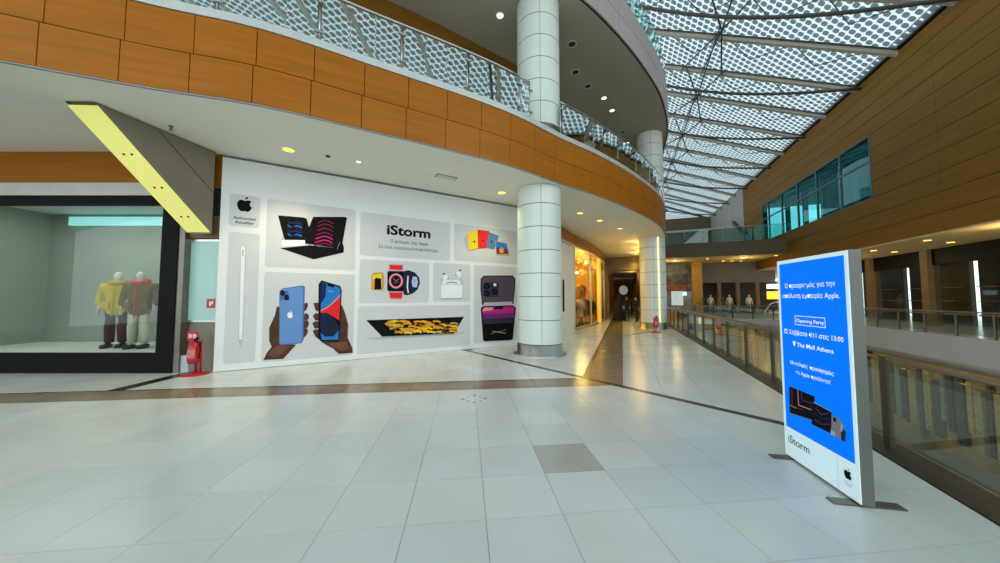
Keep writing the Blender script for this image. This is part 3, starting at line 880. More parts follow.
# upper gallery back wall
uw = thing('wall_left', (-1, 10.6, 6.1), 'wood and glass shop wall at the back of the upper gallery', 'wall', kind='structure')
ua = [Vector((-20, -0.9)), Vector((-9, 5.55)), Vector((-3.38, 9.12)), Vector((-1.94, 10.0)), Vector((0.57, 11.75)), Vector((2.6, 14.2)), Vector((4.6, 17.6)), Vector((6.8, 22)), Vector((12, 36))]
wall_run('wood_header', ua, 9.3, 10.5, 0.3, M_WOOD_R, uw)
wall_run('shop_wall', ua, 6.1, 9.3, 0.3, pm('upper_shop_wall', (126, 124, 116), 0.5, 0.1, 0.8), uw)
q = MB()
for (a, b), z in (((ua[4], ua[5]), 0),):
    pl_ = Plane(a, b - a)
    q.wbox(pl_, 0.8, 2.0, 6.1, 8.6, 0.0, 0.04)
q.build('dark_doorway', M_DARK, uw)
bmw = MB(); bmw.tube([(2.3, 13.4, 8.8), (3.6, 13.6, 6.3)], 0.12, 6); bmw.build('slanted_panel', M_WOOD, uw)

# ================================================================== THINGS
# ------------------------------------------------------------------ hoarding with printed graphics
ho = thing('hoarding', (HP.pt(HEND / 2, 0)), 'long white printed hoarding closing off a shop, with grey rounded picture panels', 'hoarding')
M_BOARD = pm('hoarding_board', (228, 234, 232), 0.42, 0.012, 0.8, spec=0.4)
ub = [0.0, 1.3, 2.6, 3.45, 4.7, 5.95, 7.0, HEND]
for a, b in zip(ub, ub[1:]):
    q = MB(); q.wbox(HP, a + 0.0008, b - 0.0008, 0.01, 4.74, -0.06, 0.0); q.build('board', M_BOARD, ho)
q = MB(); q.wbox(HP, HEND - 0.03, HEND + 0.02, 0.01, 4.74, -0.08, 0.015); q.build('corner_trim', M_WHITE, ho)
M_PANEL = pm('print_grey', (206, 208, 209), 0.45, 0.01, 1)
PANELS = {'logo': (0.15, 0.70, 3.21, 3.94), 'stylus': (0.16, 0.72, 0.16, 3.07), 'tablets': (0.83, 2.74, 2.32, 3.93), 'phones': (0.83, 2.75, 0.13, 2.21), 'title': (2.85, 5.40, 2.73, 3.90),
          'colours': (5.52, HEND - 0.05, 2.75, 3.90), 'watches': (2.86, 4.75, 1.46, 2.63), 'earbuds': (4.87, 6.08, 1.49, 2.65), 'laptop': (2.84, 6.08, 0.13, 1.38), 'pro': (6.21, HEND - 0.05, 0.16, 2.65)}
PNL = {}
for k, (u0, u1, z0, z1) in PANELS.items():
    q = MB(); q.poly(HP, rrect(u0, u1, z0, z1, 0.07), 0.0015)
    PNL[k] = q.build('picture_panel', M_PANEL, ho)
def pc(name, col, rough=0.45, var=0.02): return pm(name, col, 0.6, var, 4, spec=0.08)
INK = pc('ink_black', (16, 16, 18)); K_WHITE = pc('print_white', (238, 240, 242)); K_LGREY = pc('print_light_grey', (186, 190, 196)); K_GREY = pc('print_mid_grey', (140, 142, 150))
K_BLUE = pc('print_phone_blue', (104, 146, 204)); K_BLUE2 = pc('print_phone_blue_edge', (78, 112, 168)); K_SKIN = pc('print_skin_dark', (84, 54, 44), var=0.2); K_SKIN2 = pc('print_skin_light', (112, 76, 62), var=0.15)
K_NAVY = pc('print_navy', (24, 44, 92)); K_CYAN = pc('print_cyan', (44, 122, 196)); K_RED = pc('print_red', (222, 48, 52)); K_PINK = pc('print_pink', (238, 150, 160)); K_MAG = pc('print_magenta', (196, 44, 128)); K_MAG2 = pc('print_dark_magenta', (122, 30, 62))
K_YEL = pc('print_yellow', (244, 208, 40)); K_ORANGE = pc('print_orange', (236, 160, 40)); K_STEEL = pc('print_steel_blue', (86, 128, 176)); K_PURP = pc('print_purple', (86, 74, 92)); K_PURP2 = pc('print_dark_purple', (56, 48, 62)); K_VIO = pc('print_violet', (112, 50, 130)); K_DNAVY = pc('print_blue_black', (30, 40, 62)); K_ICE = pc('print_ice', (176, 196, 224)); K_GOLD = pc('print_gold', (196, 164, 84))
K_BRN = pc('print_brown', (70, 44, 16))
class Print:                                # a picture on a plane, drawn in layers
    def __init__(s, pl, ox, oy, sc): s.pl, s.o, s.sc, s.mb, s.mats, s.lay = pl, (ox, oy), sc, MB(), [], 0
    def uz(s, x, y): return s.pl.uz(s.o[0] + x / s.sc, s.o[1] + y / s.sc)
    def _m(s, m):
        if m not in s.mats: s.mats.append(m)
        s.lay += 1
        return s.mats.index(m)
    def off(s): return 0.002 + 0.0005 * s.lay
    def poly(s, m, *pts): i = s._m(m); s.mb.poly(s.pl, [s.uz(*p) for p in pts], s.off(), i); return s
    def disc(s, m, x, y, rx, ry=None, seg=20):
        ry = ry or rx
        return s.poly(m, *[(x + rx * math.cos(2 * math.pi * k / seg), y + ry * math.sin(2 * math.pi * k / seg)) for k in range(seg)])
    def line(s, m, w, *pts):
        i = s._m(m)
        for a, b in zip(pts, pts[1:]):
            d = Vector((b[0] - a[0], b[1] - a[1])).normalized() * w / 2; n = (-d.y, d.x)
            s.mb.poly(s.pl, [s.uz(a[0] - n[0], a[1] - n[1]), s.uz(b[0] - n[0], b[1] - n[1]), s.uz(b[0] + n[0], b[1] + n[1]), s.uz(a[0] + n[0], a[1] + n[1])], s.off(), i)
        return s
    def build(s, name, parent): return s.mb.build(name, s.mats, parent)
# logo panel
q = MB(); u_, z_ = HP.uz(244.7, 208.6); put_fruit_logo(q, HP, u_, z_, 0.285, 0.003, 0)
q.build('fruit_emblem', INK, PNL['logo'])
put_letters(HP, 'Authorised', 0.43, 3.375, 0.095, 0.003, INK, PNL['logo'], bold=0.012, width=0.40)
put_letters(HP, 'Reseller', 0.43, 3.275, 0.095, 0.003, INK, PNL['logo'], bold=0.012, width=0.33)
# stylus
s_ = Print(HP, 120, 240, 3.52)
s_.poly(K_LGREY, (424, 26), (430, 17), (438, 17), (444, 28), (433, 352), (424, 382), (416, 352)).poly(K_WHITE, (426, 28), (431, 20), (437, 20), (441, 30), (430, 350), (419, 350)).poly(K_GREY, (431, 34), (435, 34), (434, 58), (431, 58)).line(K_GREY, 1.2, (420, 338), (431, 338))
s_.build('stylus_print', PNL['stylus'])
# tablets with keyboards
s_ = Print(HP, 270, 205, 9.38)
s_.poly(K_LGREY, (112, 300), (130, 285), (200, 325), (105, 330)).poly(K_WHITE, (105, 330), (330, 330), (330, 372), (370, 380), (110, 385))
s_.poly(INK, (75, 100), (90, 98), (320, 118), (345, 130), (372, 230), (330, 330), (140, 326), (128, 300))
for k in range(4):
    y0 = 150 + k * 40
    s_.line(K_CYAN if k % 2 else K_NAVY, 9, (165, y0), (205, y0 + 22), (250, y0 + 4), (300, y0 + 20)).line(K_NAVY, 12, (180, y0 + 26), (230, y0 + 14), (300, y0 + 34))
s_.poly(INK, (95, 405), (370, 378), (600, 402), (672, 330), (694, 400), (690, 445), (412, 510), (380, 500))
s_.poly(INK, (405, 112), (705, 112), (722, 122), (672, 400), (600, 402), (330, 362), (328, 300))
for k, (y0, c) in enumerate(((150, K_MAG2), (185, K_MAG2), (225, K_MAG2), (265, K_MAG2), (300, K_MAG), (335, K_MAG), (365, K_MAG2))):
    s_.line(c, 10, (450 - k * 6, y0 + 18), (500, y0 - 6), (550, y0 + 2), (600 - k * 3, y0 + 26))
s_.line(K_GREY, 5, (655, 345), (630, 415))
s_.build('tablet_print', PNL['tablets'])
# two phones held in hands
s_ = Print(HP, 250, 270, 5.627)
s_.poly(K_SKIN, (75, 507), (92, 470), (122, 432), (108, 400), (108, 325), (140, 255), (150, 208), (164, 205), (170, 300), (172, 412), (262, 420), (235, 448), (188, 500))
s_.poly(K_SKIN2, (95, 480), (130, 440), (165, 420), (230, 428), (180, 470), (140, 490))
for pts in (((298, 192), (322, 183), (327, 200), (316, 226), (303, 236), (296, 220)), ((290, 256), (318, 242), (332, 256), (330, 276), (312, 286), (292, 284)), ((292, 290), (326, 282), (332, 300), (326, 322), (306, 332), (290, 326)), ((290, 334), (322, 328), (326, 348), (316, 370), (300, 384), (288, 390))):
    s_.poly(K_SKIN, *pts)
s_.poly(K_BLUE2, (166, 122), (180, 104), (296, 87), (309, 96), (302, 392), (290, 412), (176, 424), (163, 412)).poly(K_BLUE, (170, 124), (182, 109), (290, 92), (300, 100), (293, 390), (284, 406), (178, 418), (168, 408))
s_.poly(K_BLUE2, (170, 122), (214, 114), (222, 168), (172, 172)).disc(INK, 184, 130, 14, 16).disc(INK, 206, 154, 14, 16).disc(K_NAVY, 184, 130, 6).disc(K_NAVY, 206, 154, 6)
u_, z_ = s_.uz(226, 262); i_ = s_._m(K_WHITE); put_fruit_logo(s_.mb, HP, u_, z_, 0.15, s_.off(), i_, 0.8)
s_.poly(K_SKIN, (505, 195), (518, 200), (532, 235), (552, 305), (549, 382), (576, 440), (578, 466), (498, 472), (468, 442), (398, 404), (490, 402))
s_.poly(K_SKIN2, (440, 412), (495, 408), (540, 400), (562, 440), (520, 455), (480, 440))
for pts in (((357, 186), (384, 184), (390, 205), (382, 235), (368, 226)), ((352, 258), (370, 242), (392, 246), (390, 284), (368, 284)), ((350, 300), (368, 288), (390, 290), (390, 326), (364, 330)), ((352, 342), (366, 334), (390, 334), (392, 392), (368, 374))):
    s_.poly(K_SKIN, *pts)
s_.poly(INK, (386, 80), (402, 58), (506, 90), (516, 112), (502, 392), (490, 404), (400, 402), (384, 384))
s_.poly(K_CYAN, (396, 88), (404, 68), (500, 96), (510, 112), (508, 150), (460, 190), (398, 230)).poly(K_NAVY, (396, 88), (404, 68), (430, 78), (425, 150), (398, 190))
s_.poly(K_RED, (508, 150), (502, 285), (470, 262), (430, 240), (398, 245), (398, 228), (460, 190)).line(K_PINK, 5, (398, 230), (440, 208), (480, 172), (508, 140))
s_.poly(K_NAVY, (396, 300), (398, 250), (430, 244), (470, 268), (500, 320), (497, 392), (404, 394)).disc(K_DNAVY, 445, 312, 42, 58).poly(K_CYAN, (396, 352), (420, 374), (470, 374), (498, 340), (497, 392), (404, 394))
s_.poly(INK, (434, 72), (474, 84), (472, 100), (436, 90)).line(K_ICE, 3, (440, 118), (470, 122)).line(K_CYAN, 9, (440, 138), (480, 144))
s_.build('phone_in_hand_print', PNL['phones'])
# title panel
q = MB(); ua_, za_ = HP.uz(386.8, 232.4); ub_, zb_ = HP.uz(430.4, 236.3)
put_letters(HP, 'iStorm', (ua_ + ub_) / 2, 3.37, 0.37, 0.003, INK, PNL['title'], bold=0.034, width=(ub_ - ua_))
put_letters(HP, 'Ο κόσμος της Apple.', (ua_ + ub_) / 2 + 0.03, 3.14, 0.125, 0.003, INK, PNL['title'], bold=0.004, width=1.10)
put_letters(HP, 'Σε ένα ανανεωμένο κατάστημα.', (ua_ + ub_) / 2 + 0.03, 2.965, 0.125, 0.003, INK, PNL['title'], bold=0.004, width=1.72)
# coloured tablets fan
s_ = Print(HP, 350, 200, 5.556)
s_.poly(K_LGREY, (628, 222), (650, 188), (672, 268), (655, 292)).poly(K_YEL, (650, 186), (706, 166), (716, 272), (664, 286)).poly(K_GOLD, (664, 286), (716, 272), (715, 266), (662, 278))
s_.poly(K_RED, (708, 164), (774, 172), (766, 268), (712, 272)).poly(K_STEEL, (772, 178), (826, 200), (812, 250), (800, 276), (758, 266)).disc(K_DNAVY, 690, 232, 5, 6).disc(K_MAG2, 740, 225, 5, 6).disc(K_NAVY, 786, 232, 5, 6)
s_.poly(K_GOLD, (806, 226), (870, 240), (886, 312), (814, 308)).poly(K_CYAN, (810, 230), (868, 243), (874, 272), (812, 262)).poly(K_VIO, (811, 262), (876, 272), (880, 300), (815, 300)).disc(K_ORANGE, 842, 280, 14, 16)
s_.build('tablet_fan_print', PNL['colours'])
# three watches
s_ = Print(HP, 360, 255, 11.1)
s_.poly(K_GOLD, (128, 218), (150, 196), (240, 188), (262, 205), (262, 378), (244, 396), (145, 392), (122, 376)).poly(K_YEL, (138, 222), (238, 208), (240, 262), (136, 270)).poly(K_ORANGE, (134, 275), (170, 262), (165, 372), (134, 366)).poly(INK, (164, 268), (180, 252), (232, 262), (236, 380), (160, 384)).line(K_LGREY, 12, (268, 230), (266, 400))
s_.poly(K_PINK, (318, 108), (338, 98), (470, 106), (482, 120), (478, 170), (322, 168)).poly(K_RED, (330, 110), (470, 116), (468, 168), (328, 160))
s_.poly(K_PINK, (312, 410), (480, 412), (470, 488), (440, 496), (345, 490), (325, 478)).poly(K_RED, (324, 414), (470, 418), (462, 482), (345, 480))
s_.poly(K_LGREY, (296, 190), (312, 170), (484, 172), (500, 192), (498, 396), (482, 414), (312, 410), (294, 390)).poly(INK, (304, 194), (318, 178), (478, 180), (492, 198), (490, 390), (476, 406), (318, 402), (302, 386))
s_.disc(K_PINK, 398, 288, 78, 84).disc(K_MAG2, 398, 288, 58, 64).disc(INK, 398, 288, 50, 56).line(K_PINK, 5, (370, 262), (398, 290), (430, 268)).line(K_GREY, 4, (370, 310), (430, 300))
s_.poly(K_DNAVY, (484, 180), (540, 168), (610, 196), (655, 250), (664, 310), (640, 380), (590, 425), (520, 448), (482, 436)).line(K_WHITE, 14, (532, 232), (524, 360), (536, 420)).poly(K_ICE, (584, 238), (628, 244), (642, 300), (628, 362), (584, 356), (572, 300)).line(K_GREY, 5, (590, 270), (606, 300), (622, 268))
s_.build('watch_print', PNL['watches'])
# earbuds in a case
s_ = Print(HP, 430, 255, 5.926)
s_.poly(K_LGREY, (62, 180), (70, 172), (188, 172), (196, 182), (194, 250), (186, 259), (68, 260), (60, 250)).poly(K_WHITE, (64, 182), (72, 175), (186, 175), (193, 184), (191, 246), (184, 254), (70, 255), (63, 246))
s_.poly(K_LGREY, (62, 170), (64, 136), (74, 134), (78, 168)).poly(K_WHITE, (68, 165), (78, 150), (178, 150), (188, 165), (186, 172), (68, 172)).line(K_GREY, 6, (95, 166), (125, 160), (160, 166)).poly(K_LGREY, (178, 136), (190, 132), (194, 170), (180, 170))
for x, y, dx in ((82, 112, 1), (178, 92, -1)):
    s_.line(K_WHITE, 13, (x, y), (x + 6 * dx, y + 42)).disc(INK, x, y, 6).disc(K_WHITE, x + 12 * dx, y + 18, 13, 12).disc(K_GREY, x + 26 * dx, y + 26, 5)
s_.line(K_GREY, 3, (66, 261), (190, 260)).build('earbud_case_print', PNL['earbuds'])
# open laptop
s_ = Print(HP, 350, 250, 5.556)
s_.poly(K_LGREY, (82, 490), (160, 482), (560, 460), (636, 456), (630, 466), (560, 472), (130, 500)).poly(INK, (90, 390), (634, 371), (576, 464), (178, 481))
rr_ = random.Random(11)
for k in range(110):
    x = 165 + rr_.random() * 425; y = 396 + rr_.random() * 66
    if x < 150 + (y - 385) * 0.62 + 24 or x > 628 - (y - 375) * 0.62 - 30: continue
    s_.line((K_ORANGE, K_YEL, K_ORANGE, K_GOLD, K_BRN)[k % 5], 10, (x, y), (x + 12, y - 4), (x + 30, y - 3), (x + 42, y + 3))
s_.line(K_GREY, 3, (178, 483), (576, 466)).build('laptop_print', PNL['laptop'])
# large phone back and front
s_ = Print(HP, 430, 255, 5.926)
s_.poly(K_PURP2, (300, 140), (318, 122), (490, 121), (506, 140), (504, 200), (494, 290), (308, 296), (298, 200)).poly(K_PURP, (308, 142), (322, 128), (488, 127), (499, 142), (497, 200), (490, 280), (312, 286), (305, 200)).poly(K_LGREY, (318, 282), (486, 276), (486, 300), (320, 305))
s_.poly(K_PURP2, (316, 172), (326, 162), (398, 162), (408, 172), (406, 240), (396, 248), (326, 248), (315, 238))
for x, y in ((336, 186), (336, 228), (382, 216)): s_.disc(INK, x, y, 18, 18).disc(K_NAVY, x, y, 7, 7)
s_.disc(K_WHITE, 384, 176, 9, 9)
s_.poly(INK, (300, 316), (312, 303), (492, 298), (508, 314), (490, 498), (478, 504), (322, 512), (314, 504))
s_.poly(K_MAG, (310, 322), (320, 310), (490, 305), (500, 318), (496, 345), (312, 352)).poly(K_VIO, (312, 350), (496, 343), (494, 372), (314, 382)).poly(K_PURP2, (314, 380), (494, 370), (491, 402), (317, 410)).poly(K_PINK, (312, 322), (322, 311), (370, 310), (372, 326), (312, 334))
s_.poly(INK, (380, 309), (432, 307), (434, 319), (380, 321)).line(K_GREY, 3, (358, 468), (390, 456), (420, 452), (450, 440)).line(K_LGREY, 3, (370, 452), (410, 458), (448, 464))
s_.build('large_phone_print', PNL['pro'])

# ------------------------------------------------------------------ illuminated totem
SL, SR = Vector((2.912, 3.345)), Vector((2.76, 2.52))
TP = Plane(SL, SR - SL)
TWD = (SR - SL).length
tot = thing('sign_totem', TP.pt(TWD / 2, 0), 'free-standing illuminated blue and white totem sign by the atrium rail', 'sign')
M_TOT = pm('totem_shell', (112, 115, 110), 0.45, 0.03, 2, metal=0.2)
M_TWHITE = pm('totem_white_face', (214, 238, 244), 0.4, 0.01, 1, emit=0.30, spec=0.2)
M_TBLUE = pm('totem_blue_face', (0, 112, 236), 0.5, 0.02, 1, emit=0.55, spec=0.05)
M_TTEXT = pm('totem_white_print', (240, 246, 255), 0.3, 0.01, 1, emit=0.45)
M_TINK = pm('totem_ink', (18, 40, 66), 0.4)
q = MB(); q.wbox(TP, 0, TWD, 0.02, 1.985, -0.085, 0.0); q.build('cabinet', M_TOT, tot, bevel=0.004)
q = MB(); q.wbox(TP, 0.004, TWD - 0.004, 0.024, 1.98, 0.0, 0.006); q.build('light_face', M_TWHITE, tot)
q = MB(); q.poly(TP, [(0.038, 0.31), (TWD - 0.034, 0.31), (TWD - 0.034, 1.945), (0.038, 1.945)], 0.0075); blue = q.build('blue_poster', M_TBLUE, tot)
def tu(px, py): return TP.uz(px, py)
mid = 0.5 * (0.038 + TWD - 0.034)
q = MB()
put_letters(TP, 'Ο προορισμός για την', mid - 0.01, 1.700, 0.062, 0.009, M_TTEXT, blue, bold=0.0, width=0.60)
put_letters(TP, 'απόλυτη εμπειρία Apple.', mid - 0.01, 1.600, 0.062, 0.009, M_TTEXT, blue, bold=0.0, width=0.68)
put_letters(TP, 'Opening Party', mid - 0.01, 1.370, 0.045, 0.009, M_TTEXT, blue, bold=0.006, width=0.33)
put_letters(TP, 'Σάββατο 4/11 στις 13:00', mid + 0.03, 1.245, 0.058, 0.009, M_TTEXT, blue, bold=0.007, width=0.62)
put_letters(TP, 'The Mall Athens', mid + 0.03, 1.135, 0.056, 0.009, M_TTEXT, blue, bold=0.007, width=0.42)
put_letters(TP, 'Μοναδικές', mid - 0.17, 0.950, 0.048, 0.009, M_TTEXT, blue, bold=0.0, width=0.22)
put_letters(TP, 'προσφορές', mid + 0.10, 0.950, 0.048, 0.009, M_TTEXT, blue, bold=0.008, width=0.26)
put_letters(TP, 'σε Apple προϊόντα!', mid - 0.01, 0.870, 0.048, 0.009, M_TTEXT, blue, bold=0.0, width=0.40)
q = MB()
bx0, bx1, bz0, bz1, lw = mid - 0.19, mid + 0.17, 1.342, 1.430, 0.005
for a, b, c, d in ((bx0, bx1, bz0, bz0 + lw), (bx0, bx1, bz1 - lw, bz1), (bx0, bx0 + lw, bz0, bz1), (bx1 - lw, bx1, bz0, bz1)):
    q.poly(TP, [(a, c), (b, c), (b, d), (a, d)], 0.009)
q.build('text_border', M_TTEXT, blue)
q = MB()                                    # calendar and map-pin icons
cu_ = mid - 0.345
for a, b, c, d in ((cu_, cu_ + 0.04, 1.245, 1.252), (cu_, cu_ + 0.04, 1.276, 1.288), (cu_, cu_ + 0.007, 1.245, 1.285), (cu_ + 0.033, cu_ + 0.04, 1.245, 1.285)):
    q.poly(TP, [(a, c), (b, c), (b, d), (a, d)], 0.009)
q.poly(TP, [(mid - 0.215 + 0.017 * math.cos(a), 1.165 + 0.017 * math.sin(a)) for a in [math.radians(x) for x in range(-20, 201, 20)]] + [(mid - 0.215, 1.128)], 0.009)
q.build('icon', M_TTEXT, blue)
s_ = Print(TP, 780, 330, 6.256)
s_.off = lambda: 0.0085 + 0.0004 * s_.lay
s_.poly(INK, (64, 352), (224, 416), (222, 566), (66, 516)).line(K_MAG2, 6, (80, 372), (84, 480), (150, 496)).line(K_PINK, 5, (118, 378), (124, 470), (205, 500)).line(K_VIO, 5, (140, 390), (145, 440), (210, 460)).line(K_GOLD, 4, (70, 470), (110, 490)).poly(K_STEEL, (66, 516), (222, 566), (222, 575), (66, 524))
s_.poly(INK, (218, 452), (332, 512), (332, 650), (206, 590)).line(K_VIO, 5, (232, 488), (270, 530), (320, 520)).line(K_NAVY, 8, (226, 520), (268, 556), (322, 556)).line(K_VIO, 5, (228, 560), (270, 590), (320, 590)).line(K_ICE, 3, (218, 452), (332, 512))
s_.poly(K_GREY, (334, 530), (390, 560), (420, 620), (410, 690), (330, 655)).poly(INK, (345, 545), (362, 552), (362, 580), (345, 570)).poly(K_LGREY, (330, 625), (360, 640), (358, 668), (328, 652)).poly(K_DNAVY, (392, 600), (425, 640), (420, 700), (396, 690)).poly(K_ICE, (395, 580), (408, 600), (402, 640), (390, 630))
s_.build('device_print', blue)
put_letters(TP, 'iStorm', 0.055, 0.165, 0.105, 0.0085, M_TINK, tot, bold=0.008, align='LEFT', width=0.275)
q = MB(); put_fruit_logo(q, TP, TWD - 0.105, 0.175, 0.072, 0.0085, 0)
put_text(q, TP, 'Authorised', TWD - 0.105, 0.128, 0.016, 0.0085, width=0.08); put_text(q, TP, 'Reseller', TWD - 0.105, 0.108, 0.016, 0.0085, width=0.06)
q.build('fruit_emblem', INK, tot)
q = MB(); q.poly(TP, [(TWD - 0.20, 0.04), (TWD - 0.197, 0.04), (TWD - 0.197, 0.29), (TWD - 0.20, 0.29)], 0.0085); q.build('divider', K_LGREY, tot)
for u in (0.06, TWD - 0.06):
    q = MB(); q.wbox(TP, u - 0.042, u + 0.042, 0.0, 0.012, -0.30, 0.17); q.build('foot_plate', M_STEEL_D, tot)
q = MB(); q.wbox(TP, 0.05, TWD - 0.05, 0.012, 0.03, -0.075, -0.02); q.build('bottom_channel', M_DARK, tot)

# ------------------------------------------------------------------ fire extinguishers on stands
def extinguisher(loc, label, sc=1.0, board=True):
    x, y, z = loc
    t = thing('fire_extinguisher_stand', loc, label, 'fire extinguisher')
    q = MB(); q.lathe([(0.24, 0), (0.24, 0.015), (0.08, 0.04), (0.02, 0.05)], 24, loc); q.build('base_plate', M_RED, t)
    for dx in (-0.05, 0.05):
        q = MB(); q.tube([(x + dx, y + 0.05, 0.03), (x + dx, y + 0.05, 0.72)], 0.018, 8); q.build('stand_tube', M_RED, t)
    bd = MB(); bd.lathe([(0.06, 0.24), (0.1, 0.26), (0.108, 0.30), (0.108, 0.58), (0.09, 0.64), (0.04, 0.68), (0.03, 0.70)], 20, (x, y - 0.06, z)); body = bd.build('cylinder', M_RED, t)
    q = MB(); q.lathe([(0.110, 0.36), (0.110, 0.54)], 10, (x, y - 0.06, z), a0=math.radians(-140), a1=math.radians(-40)); q.build('instruction_label', pm('extinguisher_label', (206, 120, 130), 0.5, 0.35, 30), body)
    q = MB(); q.tube([(x, y - 0.06, 0.69), (x, y - 0.06, 0.74), (x + 0.09, y - 0.06, 0.77)], 0.018, 8); q.tube([(x, y - 0.06, 0.735), (x + 0.1, y - 0.06, 0.725)], 0.01, 6); q.build('valve_handle', M_BLACK, t)
    q = MB(); q.tube([(x, y - 0.07, 0.71), (x + 0.12, y - 0.07, 0.68), (x + 0.15, y - 0.08, 0.52), (x + 0.13, y - 0.09, 0.34)], 0.014, 8); q.build('hose', M_BLACK, t)
    if board:
        pl_ = Plane((x - 0.2, y - 0.02), (1, 0))
        q = MB(); q.wbox(pl_, 0.0, 0.22, 0.70, 0.90, -0.008, 0.0); sb = q.build('sign_board', M_RED, t)
        q = MB()
        for cx in (0.065, 0.155): q.disc(pl_, cx, 0.80, 0.036, 0.045, 0.002)
        q.build('pictogram', K_WHITE, sb)
        q = MB()
        for cx in (0.065, 0.155): q.poly(pl_, [(cx - 0.012, 0.772), (cx + 0.012, 0.772), (cx + 0.012, 0.815), (cx, 0.83), (cx - 0.012, 0.815)], 0.003)
        q.build('pictogram', M_RED, sb)
    return t
extinguisher((-6.38, 6.80, 0), 'red fire extinguisher on a round-based stand beside the hoarding')
ex2 = at_z(655.5, 332.5, 0)
extinguisher((ex2.x, ex2.y, 0), 'small red fire extinguisher at the foot of the strip-lit column', board=False)
q = MB(); q.wbox(RP, 0.74, 0.92, 1.38, 1.58, 0.052, 0.06)
fs = q.build('safety_sign', M_RED, None, origin=RP.pt(0.8, 1.38, 0.05)); tag(fs, 'small red square fire sign on the mint panel', 'sign')
q = MB(); q.poly(RP, [(0.80, 1.43), (0.845, 1.43), (0.845, 1.50), (0.825, 1.53), (0.80, 1.51)], 0.0615); q.poly(RP, [(0.85, 1.47), (0.885, 1.47), (0.885, 1.54), (0.86, 1.54)], 0.0615); q.build('pictogram', K_WHITE, fs)

# ------------------------------------------------------------------ people and mannequins
def skin_mesh(pts, edges, rad, sub=1, root=0):
    me = bpy.data.meshes.new('skin_tmp'); me.from_pydata(pts, edges, [])
    ob = bpy.data.objects.new('skin_tmp', me); COL.objects.link(ob)
    ob.modifiers.new('Skin', 'SKIN'); sb = ob.modifiers.new('Sub', 'SUBSURF'); sb.levels = sub; sb.render_levels = sub
    for i, sv in enumerate(me.skin_vertices[0].data):
        r = rad[i]; sv.radius = r if isinstance(r, tuple) else (r, r); sv.use_root = (i == root)
    dg = bpy.context.evaluated_depsgraph_get()
    out = bpy.data.meshes.new_from_object(ob.evaluated_get(dg))
    bpy.data.objects.remove(ob); bpy.data.meshes.remove(me)
    for p in out.polygons: p.use_smooth = True
    return out
def body_mesh(arm_l, arm_r, stride=0.0, mats=(), fingers=True, head_turn=0.0):
    P, E_, R = [], [], []
    def v(p, r, par=None):
        P.append(p); R.append(r)
        if par is not None: E_.append((par, len(P) - 1))
        return len(P) - 1
    pel = v((0, 0, 0.95), (0.15, 0.11)); wst = v((0, 0, 1.12), (0.13, 0.10), pel); cht = v((0, 0.0, 1.34), (0.16, 0.11), wst)
    nb = v((0, 0.01, 1.46), (0.075, 0.07), cht); nk = v((0, 0.0, 1.53), 0.052, nb)
    h0 = v((0, -0.015, 1.595), (0.068, 0.08), nk); h1 = v((0, -0.015, 1.67), (0.076, 0.092), h0); h2 = v((0, -0.005, 1.735), (0.05, 0.06), h1)
    v((0, -0.108, 1.635), 0.012, h0)        # nose
    for sgn, arm in ((-1, arm_l), (1, arm_r)):
        sh = v((sgn * 0.17, 0.01, 1.42), 0.062, cht)
        el = v((sgn * arm[0][0], arm[0][1], arm[0][2]), 0.045, sh); wr_ = v((sgn * arm[1][0], arm[1][1], arm[1][2]), 0.03, el)
        d = (Vector(P[wr_]) - Vector(P[el])).normalized()
        pm_ = Vector(P[wr_]) + d * 0.07
        pa = v(tuple(pm_), (0.026, 0.03), wr_)
        if fingers:
            sidev = Vector((0, 1, 0)) if abs(d.y) < 0.7 else Vector((1, 0, 0))
            for k, ln in enumerate((0.075, 0.085, 0.08, 0.06)):
                f0 = pm_ + d * 0.03 + sidev * (0.03 - 0.02 * k)
                a_ = v(tuple(f0), 0.0095, pa); v(tuple(f0 + d * ln + Vector((-sgn * 0.012, 0, 0))), 0.007, a_)
            th0 = Vector(P[wr_]) + d * 0.03 - sidev * 0.035
            a_ = v(tuple(th0), 0.011, wr_); v(tuple(th0 + d * 0.05 - sidev * 0.012), 0.008, a_)
    for sgn in (-1, 1):
        st_ = stride * sgn
        hp = v((sgn * 0.085, 0, 0.88), 0.09, pel); kn = v((sgn * 0.095, -0.02 + st_ * 0.45, 0.50), 0.06, hp)
        an = v((sgn * 0.10, 0.03 + st_, 0.10), 0.042, kn); toe = v((sgn * 0.11, -0.13 + st_, 0.035), (0.04, 0.033), an)
    me = skin_mesh(P, E_, R)
    for m in mats: me.materials.append(m)
    for p in me.polygons:
        c = p.center
        hand = any((c - Vector((s * a[1][0], a[1][1], a[1][2]))).length < 0.2 and (c.x * s > 0) for s, a in ((-1, arm_l), (1, arm_r))) and (abs(c.x) > 0.16 or c.y < -0.16)
        p.material_index = 3 if c.z < 0.095 else (0 if (c.z > 1.50 or hand) else (1 if c.z > 0.93 else 2))
    return me
ORD = 'first second third fourth fifth sixth seventh eighth ninth tenth eleventh twelfth thirteenth fourteenth fifteenth sixteenth'.split()
HANG = ((0.23, 0.02, 1.14), (0.25, -0.05, 0.92))
FOLD = ((0.24, 0.03, 1.14), (0.12, -0.2, 1.10))
